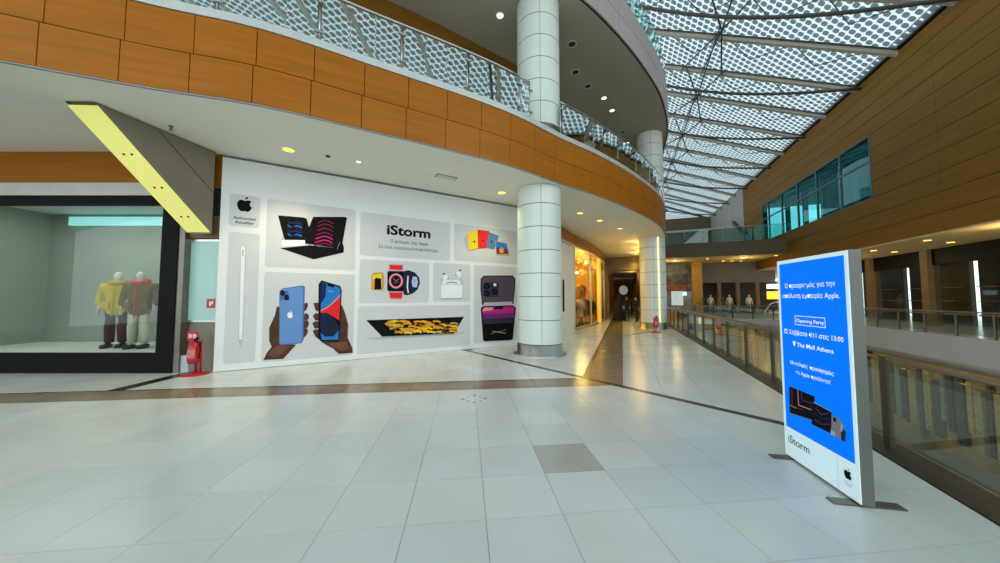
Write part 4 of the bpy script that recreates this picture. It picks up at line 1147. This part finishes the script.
def person(loc, rz, label, skin, top, legs, shoes, hair, arms=(HANG, HANG), stride=0.06, height=1.75, group=None, hair_long=False):
    t = thing('person', loc, label, 'person', group)
    t.rotation_euler = (0, 0, rz); k = height / 1.75; t.scale = (k, k, k)
    link('body', body_mesh(arms[0], arms[1], stride, (skin, top, legs, shoes)), t)
    q = MB(); prof = [(0.001, 0.10), (0.055, 0.085), (0.082, 0.04), (0.088, 0.0), (0.084, -0.03)]
    q.lathe(prof, 14, (0, 0.006, 1.695), sy=1.12, caps=False)
    if hair_long: q.lathe([(0.085, 0.0), (0.10, -0.1), (0.10, -0.25), (0.05, -0.28)], 10, (0, 0.02, 1.69), a0=math.radians(0), a1=math.radians(180), sy=1.1)
    link('hair', q.mesh('hair', hair), t)
    return t
SK = pm('skin_tone', (190, 140, 112), 0.5, 0.05, 6); BLK = pm('black_cloth', (20, 19, 20), 0.85, 0.2, 10); HAIR = pm('dark_hair', (34, 26, 22), 0.6, 0.2, 20); DEN = pm('dark_trousers', (34, 34, 44), 0.8, 0.15, 10); SHOE = pm('black_shoe', (16, 16, 16), 0.5)
pa_ = at_z(619.5, 321, 0)
rb = thing('person', pa_, 'person in a long black robe and headscarf walking in the corridor', 'person')
rb.rotation_euler = (0, 0, math.radians(160))
link('body', body_mesh(HANG, HANG, 0.1, (SK, BLK, BLK, SHOE)), rb)
q = MB(); q.lathe([(0.44, 0.05), (0.42, 0.3), (0.36, 0.7), (0.30, 1.0), (0.29, 1.2), (0.26, 1.38), (0.15, 1.48), (0.09, 1.53)], 20, (0, 0.02, 0), sy=0.8); link('robe', q.mesh('robe', BLK), rb)
q = MB(); q.lathe([(0.17, 1.42), (0.13, 1.54), (0.125, 1.65), (0.10, 1.75), (0.03, 1.80), (0.001, 1.805)], 16, (0, 0.05, 0), caps=False); link('headscarf', q.mesh('headscarf', BLK), rb)
pb_ = at_z(627.3, 322, 0)
person(pb_, math.radians(170), 'person in dark clothes with folded arms next to the robed person', SK, BLK, DEN, SHOE, HAIR, (FOLD, HANG), 0.08, 1.72)
pc_ = at_z(636.6, 322.4, 0)
person(pc_, math.radians(200), 'person in a dark jacket standing nearest the strip-lit column', SK, pm('charcoal_jacket', (38, 36, 38), 0.8, 0.1, 8), DEN, SHOE, HAIR, (HANG, FOLD), 0.05, 1.68)
pd_ = at_z(631.8, 315, 0)
person(pd_, math.radians(10), 'distant person in tan clothes further down the corridor', SK, pm('tan_coat', (120, 84, 50), 0.8, 0.1, 8), DEN, SHOE, HAIR, (HANG, HANG), 0.1, 1.7)
ug = at_z(588, 136, 7.75)
person((ug.x, ug.y, 6.1), math.radians(0), 'person in a pale blue top behind the upper glass balustrade', SK, pm('pale_blue_top', (176, 206, 210), 0.8, 0.05, 8), DEN, SHOE, HAIR, (FOLD, HANG), 0.04, 1.7, hair_long=True)

def mannequin(loc, rz, label, jacket, trousers, collar, head):
    t = thing('mannequin', loc, label, 'mannequin', 'mannequins in the corner shop window'); t.rotation_euler = (0, 0, rz); t.scale = (1.12, 1.06, 1.06)
    link('body', body_mesh(HANG, HANG, 0.03, (head, jacket, trousers, SHOE)), t)
    pts = [(0, 0, 0.70), (0, 0, 0.95), (0, 0, 1.2), (0, 0, 1.38), (0, 0.0, 1.47)]
    ed = [(0, 1), (1, 2), (2, 3), (3, 4)]; rd = [(0.22, 0.17), (0.215, 0.17), (0.21, 0.165), (0.205, 0.15), (0.10, 0.10)]
    for sgn in (-1, 1):
        n = len(pts)
        pts += [(sgn * 0.22, 0.01, 1.40), (sgn * 0.27, 0.02, 1.14), (sgn * 0.28, -0.03, 0.94)]; ed += [(3, n), (n, n + 1), (n + 1, n + 2)]; rd += [0.095, 0.08, 0.062]
    jm = skin_mesh(pts, ed, rd); jm.materials.append(jacket)
    j = link('parka', jm, t)
    q = MB(); q.tube([(0, -0.175, 0.70), (0, -0.175, 1.1), (0, -0.165, 1.38)], 0.012, 6); link('zip', q.mesh('zip', collar), j)
    q = MB()
    ring = [(0.115 * math.cos(a), 0.115 * math.sin(a) - 0.01, 1.50 + 0.03 * math.sin(a)) for a in [2 * math.pi * k / 16 for k in range(17)]]
    q.tube(ring, 0.048, 8); link('hood', q.mesh('hood', collar), j)
    for sgn in (-1, 1):
        q = MB(); q.box((sgn * 0.13 - 0.07, -0.185, 0.9), (sgn * 0.13 + 0.07, -0.155, 1.04)); link('pocket', q.mesh('pocket', jacket), j)
    for sgn in (-1, 1):
        n = MB(); n.tube([(sgn * 0.09, 0, 0.86), (sgn * 0.097, -0.01, 0.5), (sgn * 0.105, 0.02, 0.12)], [0.105, 0.085, 0.075], 12); link('trouser_leg', n.mesh('trouser_leg', trousers), t)
        n = MB(); n.box((sgn * 0.11 - 0.055, -0.2, 0.0), (sgn * 0.11 + 0.055, 0.08, 0.09)); o = link('boot', n.mesh('boot', SHOE), t)
        b = o.modifiers.new('edge', 'BEVEL'); b.width = 0.03; b.segments = 3
    return t
WHT = pm('mannequin_white', (226, 222, 208), 0.4, 0.02, 4)
mannequin((-8.66, 7.72, 0.40), math.radians(20), 'white-headed mannequin in an olive parka with orange hood and pale trousers', pm('olive_parka', (116, 86, 0), 0.8, 0.12, 12), pm('cream_trousers', (210, 206, 186), 0.8, 0.05, 10), pm('orange_lining', (206, 66, 24), 0.7, 0.1, 10), WHT)
mannequin((-9.36, 7.85, 0.40), math.radians(25), 'mannequin in a yellow hooded jacket behind the olive-parka mannequin', pm('yellow_jacket', (212, 182, 20), 0.75, 0.08, 12), pm('dark_red_trousers', (72, 30, 28), 0.8, 0.1, 10), pm('yellow_lining', (190, 160, 20), 0.7, 0.1, 10), WHT)

# ------------------------------------------------------------------ ceiling fittings
def downlight(px, py, z, r, mat, label, group, power=0, col=(1, 0.85, 0.5)):
    p = at_z(px, py, z)
    t = thing('downlight', (p.x, p.y, z - 0.012), label, 'downlight', group)
    q = MB(); q.lathe([(r + 0.035, 0.0), (r + 0.035, -0.012), (r, -0.014), (r, 0.0)], 20, (p.x, p.y, z), caps=False); q.build('trim_ring', M_WHITE, t)
    q = MB(); q.lathe([(r, -0.006), (r * 0.4, -0.02), (0.001, -0.022)], 20, (p.x, p.y, z), caps=False); q.build('lens', mat, t)
    if power:
        l_ = bpy.data.lights.new('downlight_beam', 'SPOT'); l_.energy = power; l_.color = col; l_.spot_size = math.radians(110); l_.spot_blend = 0.8; l_.shadow_soft_size = 0.1
        o = bpy.data.objects.new('downlight_beam', l_); COL.objects.link(o); o.parent = t; o.location = (0, 0, -0.05)
    return t
G1 = 'lit downlights in the lower soffit'
for i, (px, py, pw) in enumerate(((288.5, 149.5, 170), (358.5, 161.5, 60), (502, 192.5, 110), (580, 213, 30), (600, 220.5, 30), (620, 228.5, 30))):
    lb = ['yellow glowing downlight nearest the light fin', 'small downlight between the yellow downlight and the smoke detector', 'yellow downlight just beside the hoarding column', 'first lit downlight past the hoarding column', 'second lit downlight past the hoarding column', 'third lit downlight past the hoarding column'][i]
    downlight(px, py, 4.8, 0.11 if i != 1 else 0.05, M_LAMP_ON if i != 1 else M_LAMP_WHITE, lb, G1, pw)
for k in range(9):
    tpos = 19.6 + k * 1.15 if k < 6 else 24.0 + (k - 5) * 6
    p = TW(tpos, 1.0, 4.8); 
    t = thing('downlight', (p.x, p.y, 4.788), ORD[k] + ' lit downlight of the far corridor row, counted from the strip-lit column', 'downlight', 'corridor downlight row')
    q = MB(); q.lathe([(0.11, 0.0), (0.11, -0.02), (0.001, -0.03)], 14, (p.x, p.y, 4.8), caps=False); q.build('lens', M_LAMP_ON, t)
    if k % 2 == 0: point_light('downlight_glow', (p.x, p.y, 4.3), 22, (1, 0.66, 0.2), t, 0.1)
G2 = 'downlights in the upper soffit'
for i, (px, py, lit) in enumerate(((500, 15.5, 1), (604, 98, 1), (612, 110.5, 1), (627, 143, 1), (572, 44, 0), (575.5, 72, 0), (588, 86, 0), (623, 132, 0))):
    lb = ['bright downlight in the upper soffit beside the standing column', 'first of three lit downlights over the upper gallery bend', 'second of three lit downlights over the upper gallery bend', 'third lit downlight, next to the far upper column', 'unlit downlight nearest the column top', 'second unlit downlight in the upper soffit', 'third small unlit downlight in the upper soffit', 'unlit downlight near the far upper column'][i]
    downlight(px, py, 10.5, 0.10 if lit else 0.13, M_LAMP_WHITE if lit else M_LAMP_OFF, lb, G2)
def small_fit(name, px, py, prof, mat, label, cat):
    p = at_z(px, py, 4.8)
    q = MB(); q.lathe(prof, 16, (p.x, p.y, 4.8)); o = q.build(name, mat, None, origin=(p.x, p.y, 4.7)); tag(o, label, cat); return o
small_fit('smoke_detector', 428, 176, [(0.001, -0.07), (0.05, -0.065), (0.06, -0.03), (0.075, -0.02), (0.075, 0)], M_WHITE, 'white smoke detector on the soffit beside the slot vent', 'detector')
small_fit('sprinkler', 171, 126, [(0.001, -0.09), (0.035, -0.08), (0.012, -0.06), (0.03, -0.01), (0.04, 0)], M_STEEL_D, 'small sprinkler head on the soffit near the light fin', 'sprinkler')
small_fit('loudspeaker', 328, 156, [(0.001, -0.03), (0.04, -0.028), (0.05, -0.01), (0.055, 0)], M_LAMP_OFF, 'tiny dark ceiling sensor between the first two downlights', 'sensor')
vp = at_z(446, 177, 4.8)
q = MB(); hv = HU * 0.28; nv = Vector((-HU.y, HU.x)) * 0.12
vt = thing('air_vent', (vp.x, vp.y, 4.78), 'rectangular slotted air vent in the soffit above the hoarding', 'vent')
q.prism([vp.xy - hv - nv, vp.xy + hv - nv, vp.xy + hv + nv, vp.xy - hv + nv], 4.785, 4.80); q.build('frame', M_GREYWALL, vt)
for k in range(4):
    o_ = nv * (-0.66 + 0.44 * k)
    q = MB(); q.prism([vp.xy + o_ - hv * 0.9 - nv * 0.12, vp.xy + o_ + hv * 0.9 - nv * 0.12, vp.xy + o_ + hv * 0.9 + nv * 0.12, vp.xy + o_ - hv * 0.9 + nv * 0.12], 4.775, 4.786); q.build('slat', M_WHITE, vt)

# ------------------------------------------------------------------ atrium guard rails on the ground floor
def guard_rail(label, tf, L, step, posts_z=(0.0, 1.02), wood=False, root_loc=(0, 0, 0)):
    t = thing('guard_rail', root_loc, label, 'railing')
    n = int(L / step)
    for i in range(n):
        a, b = i * step, (i + 1) * step
        q = MB(); A, B = tf(a + 0.06), tf(b - 0.06); nrm = Vector((-(B - A).y, (B - A).x, 0)).normalized() * 0.006
        q.hexa([A - nrm + Vector((0, 0, 0.10)), B - nrm + Vector((0, 0, 0.10)), B + nrm + Vector((0, 0, 0.10)), A + nrm + Vector((0, 0, 0.10)),
                A - nrm + Vector((0, 0, 0.88)), B - nrm + Vector((0, 0, 0.88)), B + nrm + Vector((0, 0, 0.88)), A + nrm + Vector((0, 0, 0.88))])
        q.build('glass_pane', M_LOWGLASS, t)
    for i in range(n + 1):
        A = tf(i * step)
        q = MB(); q.box((A.x - 0.03, A.y - 0.03, 0), (A.x + 0.03, A.y + 0.03, 0.96)); q.build('post', pm('bronze_post', (84, 76, 62), 0.45, 0.1, 4, metal=0.4), t)
    for z, r in ((1.02, 0.030), (0.94, 0.018)):
        q = MB(); q.tube([tf(0) + Vector((0, 0, z)), tf(n * step) + Vector((0, 0, z))], r, 8); q.build('handrail', pm('bronze_rail_steel', (140, 128, 110), 0.45, 0.08, 6, metal=0.7), t)
    return t
guard_rail('steel and glass guard rail along the near edge of the atrium behind the totem', lambda s: TW(0.6 + s, 2.66), 28.0, 1.4, root_loc=TW(0.6, 2.66))
guard_rail('guard rail crossing the far end of the atrium', lambda s: TW(29.12, 2.8 + s), 10.0, 1.25, root_loc=TW(29.12, 2.8))
guard_rail('guard rail along the opposite side of the atrium', lambda s: TW(6 + s, 13.1), 22.5, 1.5, root_loc=TW(6, 13.1))

# white poster stand by the rail
pp = at_z(678, 324, 0)
PS = Plane((pp.x - 0.35, pp.y), (1, 0.05))
ps = thing('poster_stand', PS.pt(0.35, 0), 'white poster on a slim stand by the far stretch of guard rail', 'poster stand')
q = MB(); q.tube([PS.pt(0.35, 0.02, -0.02), PS.pt(0.35, 1.2, -0.02)], 0.02, 8); q.build('pole', M_STEEL, ps)
q = MB(); q.lathe([(0.2, 0.0), (0.2, 0.015), (0.03, 0.03)], 18, PS.pt(0.35, 0, -0.02)); q.build('foot', M_STEEL_D, ps)
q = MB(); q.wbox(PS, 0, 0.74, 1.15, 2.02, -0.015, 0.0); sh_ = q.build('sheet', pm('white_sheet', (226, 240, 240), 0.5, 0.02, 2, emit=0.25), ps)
q = MB()
for k in range(4): q.poly(PS, [(0.2, 1.4 + k * 0.12), (0.2 + 0.12 + 0.05 * k, 1.4 + k * 0.12), (0.3 + 0.05 * k, 1.43 + k * 0.12), (0.2, 1.43 + k * 0.12)], 0.001)
q.build('print', K_LGREY, sh_)

# ------------------------------------------------------------------ far end of the atrium: mural, shops, plants
FK = 1.12                                   # the far shops lie this much further out than the far rail
def fbox(q, t0, t1, w0, w1, z0, z1):
    zs = lambda z: 0.0 if z == 0 else min(5.36, EYE + (z - EYE) * FK + (0.25 if z == 4.8 else 0))
    return q.tbox(t0 * FK, t1 * FK, w0 * FK, w1 * FK, zs(z0), zs(z1))
fe = thing('wall_back', TW(39, 9, 0), 'far shop wall under the bridge with a dark mural', 'wall', kind='structure')
M_FARDARK = pm('dark_shop', (44, 38, 32), 0.6, 0.3, 1.5)
q = MB(); fbox(q, 34.5, 34.8, 2.6, 6.1, 2.25, 4.8); q.build('mural_board', pm('mural', (84, 82, 74), 0.5, 0.95, 1.6, detail=2), fe)
q = MB(); fbox(q, 34.3, 34.5, 2.7, 5.6, 2.25, 2.85); q.build('orange_band', pm('orange_brown', (150, 82, 30), 0.5, 0.3, 2), fe)
q = MB(); fbox(q, 34.5, 34.8, 2.6, 6.1, 0, 2.25); q.build('lower_wall', pm('pale_lilac_shop', (150, 146, 156), 0.5, 0.35, 1.2), fe)
q = MB(); fbox(q, 34.2, 34.9, 6.1, 6.9, 0, 4.8); q.build('gold_pier', M_WARM, fe)
q = MB(); fbox(q, 36.0, 36.4, 6.9, 13.0, 3.05, 4.8); q.build('bulkhead', pm('bulkhead_grey', (112, 108, 106), 0.7, 0.05, 1), fe)
q = MB(); fbox(q, 38.0, 38.3, 6.0, 14.5, 0, 3.2); q.build('shop_back', M_FARDARK, fe)
for k in range(5):
    q = MB(); fbox(q, 36.0, 36.4, 7.0 + k * 1.5, 7.3 + k * 1.5, 0, 3.05); q.build('shop_pier', pm('tan_pier', (128, 104, 70), 0.6, 0.1, 2), fe)
def plate(name, t, w0, w1, z0, z1, mat, label, cat):
    q = MB(); fbox(q, t, t + 0.1, w0, w1, z0, z1); o = q.build(name, mat, None, origin=TW(t * FK, w0 * FK, z0)); tag(o, label, cat); return o
plate('lit_sign', 34.2, 5.0, 5.6, 1.85, 2.15, lamp_mat('cold_sign', (190, 240, 240), 1.6), 'small cold-white lit sign on the far shop below the mural', 'sign')
plate('lit_sign', 35.8, 12.3, 13.2, 2.45, 2.85, lamp_mat('white_sign', (240, 246, 255), 2.2), 'white lit shop sign above the yellow window', 'sign')
plate('lit_window', 35.9, 12.3, 13.6, 1.5, 2.2, lamp_mat('yellow_window', (244, 200, 60), 1.3), 'glowing yellow shop window under the white lit sign', 'window')
def far_mannequin(t, w, label):
    loc = TW(t * FK, w * FK, 0)
    r = thing('mannequin', loc, label, 'mannequin', 'mannequins in the far shop')
    link('body', far_me, r); r.rotation_euler = (0, 0, math.radians(-20)); r.scale = (FK, FK, FK)
far_me = body_mesh(HANG, HANG, 0.05, (WHT, WHT, pm('grey_cloth', (150, 150, 156), 0.8), SHOE), fingers=False)
for k, w in enumerate((7.8, 9.3, 10.8)):
    far_mannequin(35.5, w, ['white mannequin in the far shop nearest the golden pier', 'middle white mannequin in the far shop', 'white mannequin in the far shop nearest the lit sign'][k])
def leaf_clump(loc, h, r, mat, label):
    t = thing('potted_plant', loc, label, 'plant')
    q = MB(); q.lathe([(r * 0.55, 0), (r * 0.7, 0.45), (r * 0.62, 0.45), (r * 0.6, 0.4)], 16, loc); q.build('pot', M_GREYWALL, t)
    q = MB(); rg = random.Random(int(loc.x * 100))
    for k in range(220):
        a = rg.random() * 6.283; rr = r * math.sqrt(rg.random()); zz = 0.45 + rg.random() * (h - 0.45)
        c = Vector(loc) + Vector((rr * math.cos(a), rr * math.sin(a), zz)); d = Vector((rg.uniform(-1, 1), rg.uniform(-1, 1), rg.uniform(-0.3, 1))).normalized() * 0.13
        s = d.cross(Vector((0, 0, 1))).normalized() * 0.04
        q.add([c, c + d * 0.5 + s, c + d, c + d * 0.5 - s], [(0, 1, 2, 3)])
    q.build('foliage', mat, t)['kind'] = 'stuff'
leaf_clump(TW(30.6, 4.6), 1.7, 0.55, pm('yellow_leaf', (170, 150, 30), 0.6, 0.3, 5), 'yellow leafy potted plant beyond the far guard rail, beside the poster')
leaf_clump(TW(30.4, 6.0), 1.6, 0.6, pm('green_leaf', (96, 110, 36), 0.6, 0.3, 5), 'olive green potted plant in the middle of the far planting')
leaf_clump(TW(30.5, 7.4), 1.7, 0.55, pm('lime_leaf', (150, 150, 40), 0.6, 0.3, 5), 'lime potted plant beneath the golden pier')
# white arched seat in front of the far shop
ar = thing('lounge_chair', TW(31.5, 11.4, 0), 'white arched chair beyond the far guard rail', 'chair')
for s in (-1, 1):
    q = MB(); q.tube([TW(31.5, 11.4 + s * 0.8, 0.0), TW(31.5, 11.4 + s * 0.75, 0.6), TW(31.5, 11.4 + s * 0.4, 1.15), TW(31.5, 11.4, 1.3)], 0.05, 8); q.build('arm', M_WHITE, ar)
q = MB(); q.tbox(31.2, 31.8, 10.95, 11.85, 0.4, 0.52); q.build('seat', M_WHITE, ar, bevel=0.02)
for s in (-0.35, 0.35):
    q = MB(); q.tube([TW(31.5, 11.4 + s, 0.0), TW(31.5, 11.4 + s, 0.42)], 0.03, 8); q.build('leg', M_WHITE, ar)
# shops on the opposite side
os_ = thing('wall_right', TW(20, 17, 0), 'dark shop fronts across the atrium under the wood-clad wall', 'wall', kind='structure')
t0 = -6.0
for k in range(9):
    q = MB(); q.tbox(t0, t0 + 0.5, 16.6, 17.1, 0, 4.42); q.build('shop_pier', pm('tan_pier', (128, 104, 70), 0.6, 0.1, 2), os_)
    q = MB(); q.tbox(t0 + 0.5, t0 + 4.6, 18.6, 18.8, 0, 4.42); q.build('shop_back', M_FARDARK, os_)
    q = MB(); q.tbox(t0 + 0.5, t0 + 4.6, 16.8, 16.95, 3.5, 4.42); q.build('shop_header', M_BLACK if k != 5 else pm('brown_header', (120, 78, 40), 0.5), os_)
    q = MB(); q.tbox(t0 + 0.5, t0 + 4.6, 16.86, 16.875, 0.05, 3.5); q.build('pane', M_SHOPGLASS, os_)
    for sh in range(3):
        q = MB(); q.tbox(t0 + 0.9, t0 + 4.2, 18.2, 18.6, 0.6 + sh * 0.8, 0.65 + sh * 0.8); q.build('shelf', pm('shelf_tan', (150, 110, 70), 0.5), os_)
    t0 += 4.6
XP = Plane(TW(32.9, 16.76).xy, DT.xy * -1)
if XP.u.dot(DT) > 0: pass
q = MB(); uu, zz_ = XP.uz(869, 268)
put_letters(XP, 'Fo', uu, zz_ - 0.12, 0.52, 0.02, lamp_mat('white_letters', (240, 240, 240), 1.2), os_, bold=0.015)
for k in range(8):
    for row, w in enumerate((14.0, 15.6)):
        p = TW(4 + k * 3.6 + row * 1.2, w, 4.42)
        t = thing('downlight', (p.x, p.y, 4.39), ORD[k] + (' warm downlight along the atrium edge of the opposite soffit' if row == 0 else ' warm downlight nearest the shops in the opposite soffit'), 'downlight', 'downlights in the far soffit')
        q = MB(); q.lathe([(0.13, 0.0), (0.13, -0.02), (0.001, -0.03)], 12, (p.x, p.y, 4.42), caps=False); q.build('lens', M_LAMP_ON, t)
        if k % 3 == 1 and row == 0: point_light('downlight_glow', (p.x, p.y, 3.9), 60, (1, 0.75, 0.38), t, 0.1)
for k, (tq_, w) in enumerate(((30.5, 3.6), (31.5, 4.3), (30.6, 6.6), (31.0, 9.2), (30.2, 11.0), (33, 8.3), (33.2, 9.0), (33.4, 9.7))):
    p = TW(tq_ * 1.165, w * 1.165, BZ0 + 0.02)
    t = thing('downlight', (p.x, p.y, BZ0 - 0.01), ORD[k] + ' warm downlight under the far bridge, counted from the mural side', 'downlight', 'downlights under the far bridge')
    q = MB(); q.lathe([(0.13, 0.0), (0.13, -0.02), (0.001, -0.03)], 12, (p.x, p.y, BZ0 + 0.02), caps=False); q.build('lens', M_LAMP_ON, t)
    if k in (1, 3): point_light('downlight_glow', (p.x, p.y, 4.7), 60, (1, 0.75, 0.38), t, 0.1)

# lower storey seen through the glass
lw_ = thing('wall_right', TW(15, 13, -5.2), 'tan wall of the storey below, with added slats imitating golden reflections', 'wall', kind='structure')
q = MB(); q.tbox(-30, 30, 13.3, 13.6, -5.2, -0.4); q.build('wall_core', pm('lower_wall', (140, 112, 66), 0.6, 0.4, 0.9), lw_)
q = MB(); q.tbox(28.8, 29.2, 2.8, 13.3, -5.2, -0.4); q.build('end_wall', pm('lower_end', (120, 112, 92), 0.6, 0.35, 0.9), lw_)
rg = random.Random(5)
tq = 0.0
sl_m = [pm('reflection_tan', (150, 132, 96), 0.6, 0.4, 9), pm('reflection_dark', (60, 54, 44), 0.6, 0.4, 9), pm('reflection_gold', (158, 134, 76), 0.6, 0.4, 9), pm('reflection_sage', (116, 122, 102), 0.6, 0.4, 9)]
while tq < 28:  # slats added to imitate vertical reflections in the rail glass
    wd = rg.uniform(0.12, 0.4)
    q = MB(); q.tbox(tq, tq + wd, 13.15, 13.3, -5.0 + rg.uniform(0, 1.2), -1.4 - rg.uniform(0, 0.8)); q.build('slat', sl_m[rg.randrange(4)], lw_)
    tq += wd + rg.uniform(0.02, 0.2)

wq = 3.0
while wq < 12.9:                            # more added slats on the end wall, for the same glass reflections
    wd = rg.uniform(0.06, 0.22)
    q = MB(); q.tbox(28.62, 28.8, wq, wq + wd, -5.0 + rg.uniform(0, 1.5), -0.6 - rg.uniform(0, 1.2)); q.build('slat', sl_m[rg.randrange(4)], lw_)
    wq += wd + rg.uniform(0.01, 0.08)
# goods inside the golden shop
GCOL = [(120, 22, 20), (26, 32, 24), (186, 140, 70), (40, 24, 18), (216, 196, 150), (56, 64, 40), (150, 66, 26)]
rg = random.Random(9)
gi = 0
for k in range(1, 8):
    for j in range(2):
        c_ = front[k].lerp(backp[k], 0.16 + 0.2 * j) + Vector((rg.uniform(-.1, .1), rg.uniform(-.1, .1)))
        z0 = 0.55 + 0.95 * (j if k % 2 else 0); w = 0.22 + rg.random() * 0.08; h = 0.8 + 0.2 * rg.random()
        q = MB(); q.lathe([(w * 0.95, z0), (w, z0 + 0.1), (w * 0.8, z0 + h * 0.55), (w, z0 + h * 0.82), (w * 0.55, z0 + h * 0.95), (0.05, z0 + h)], 12, (c_.x, c_.y, 0), sy=0.6)
        q.tube([(c_.x - w * 0.9, c_.y, z0 + h * 0.84), (c_.x - w * 1.25, c_.y, z0 + h * 0.4)], 0.06, 6); q.tube([(c_.x + w * 0.9, c_.y, z0 + h * 0.84), (c_.x + w * 1.25, c_.y, z0 + h * 0.4)], 0.06, 6)
        col = GCOL[gi % 7]
        g = thing('dressed_bust', (c_.x, c_.y, 0.05), 'clothed bust in %s in the golden shop, %s from the column' % (('red', 'forest green', 'camel', 'brown', 'cream', 'olive', 'rust')[gi % 7], ORD[gi]), 'garment', 'garments in the golden shop')
        q.build('garment', pm('garment_%s' % ('red', 'forest', 'camel', 'brown', 'cream', 'olive', 'rust')[gi % 7], col, 0.8, 0.3, 9), g)
        q = MB(); q.tube([(c_.x, c_.y, 0.05), (c_.x, c_.y, z0 + 0.1)], 0.03, 6); q.lathe([(0.16, 0.05), (0.16, 0.08), (0.03, 0.1)], 12, (c_.x, c_.y, 0)); q.build('stand', M_BLACK, g)
        gi += 1
gl_ = thing('garland', (5, 18.6, 3.6), 'gold hanging garland along the top of the golden shop window', 'decoration')
gm = lamp_mat('gold_bauble', (255, 214, 90), 0.8)
for k in range(36):
    f_ = 0.4 + k * 0.24
    i_ = int(f_); p = front[min(i_, 9)].lerp(front[min(i_ + 1, 10)], f_ - i_) + Vector((-0.22, 0.16))
    z = 3.55 + 0.35 * abs(math.sin(k * 0.9))
    q = MB(); q.tube([(p.x, p.y, z), (p.x, p.y, 4.3)], 0.006, 4); q.ball((p.x, p.y, z), 0.06 + 0.03 * (k % 3), 0, 8); q.build('bauble', gm, gl_)
# oval light sign at the end of the corridor
ov = thing('oval_sign', TW(50, 0.15, 1.9), 'white oval lit sign hanging at the end of the corridor', 'sign')
OP = Plane(TW(50, -0.4).xy, DW.xy)
q = MB(); q.disc(OP, 0.55, 2.75, 0.62, 0.7, 0.0, 0, 24); q.build('oval_face', lamp_mat('oval_face', (206, 204, 200), 0.3), ov)
q = MB(); ring = [OP.pt(0.55 + 0.64 * math.cos(a), 2.75 + 0.72 * math.sin(a), -0.02) for a in [2 * math.pi * k / 24 for k in range(25)]]; q.tube(ring, 0.05, 6); q.build('rim', M_STEEL_D, ov)
q = MB(); q.tube([OP.pt(0.55, 3.3, -0.02), OP.pt(0.55, 4.8, -0.02)], 0.02, 6); q.build('hanger', M_STEEL, ov)
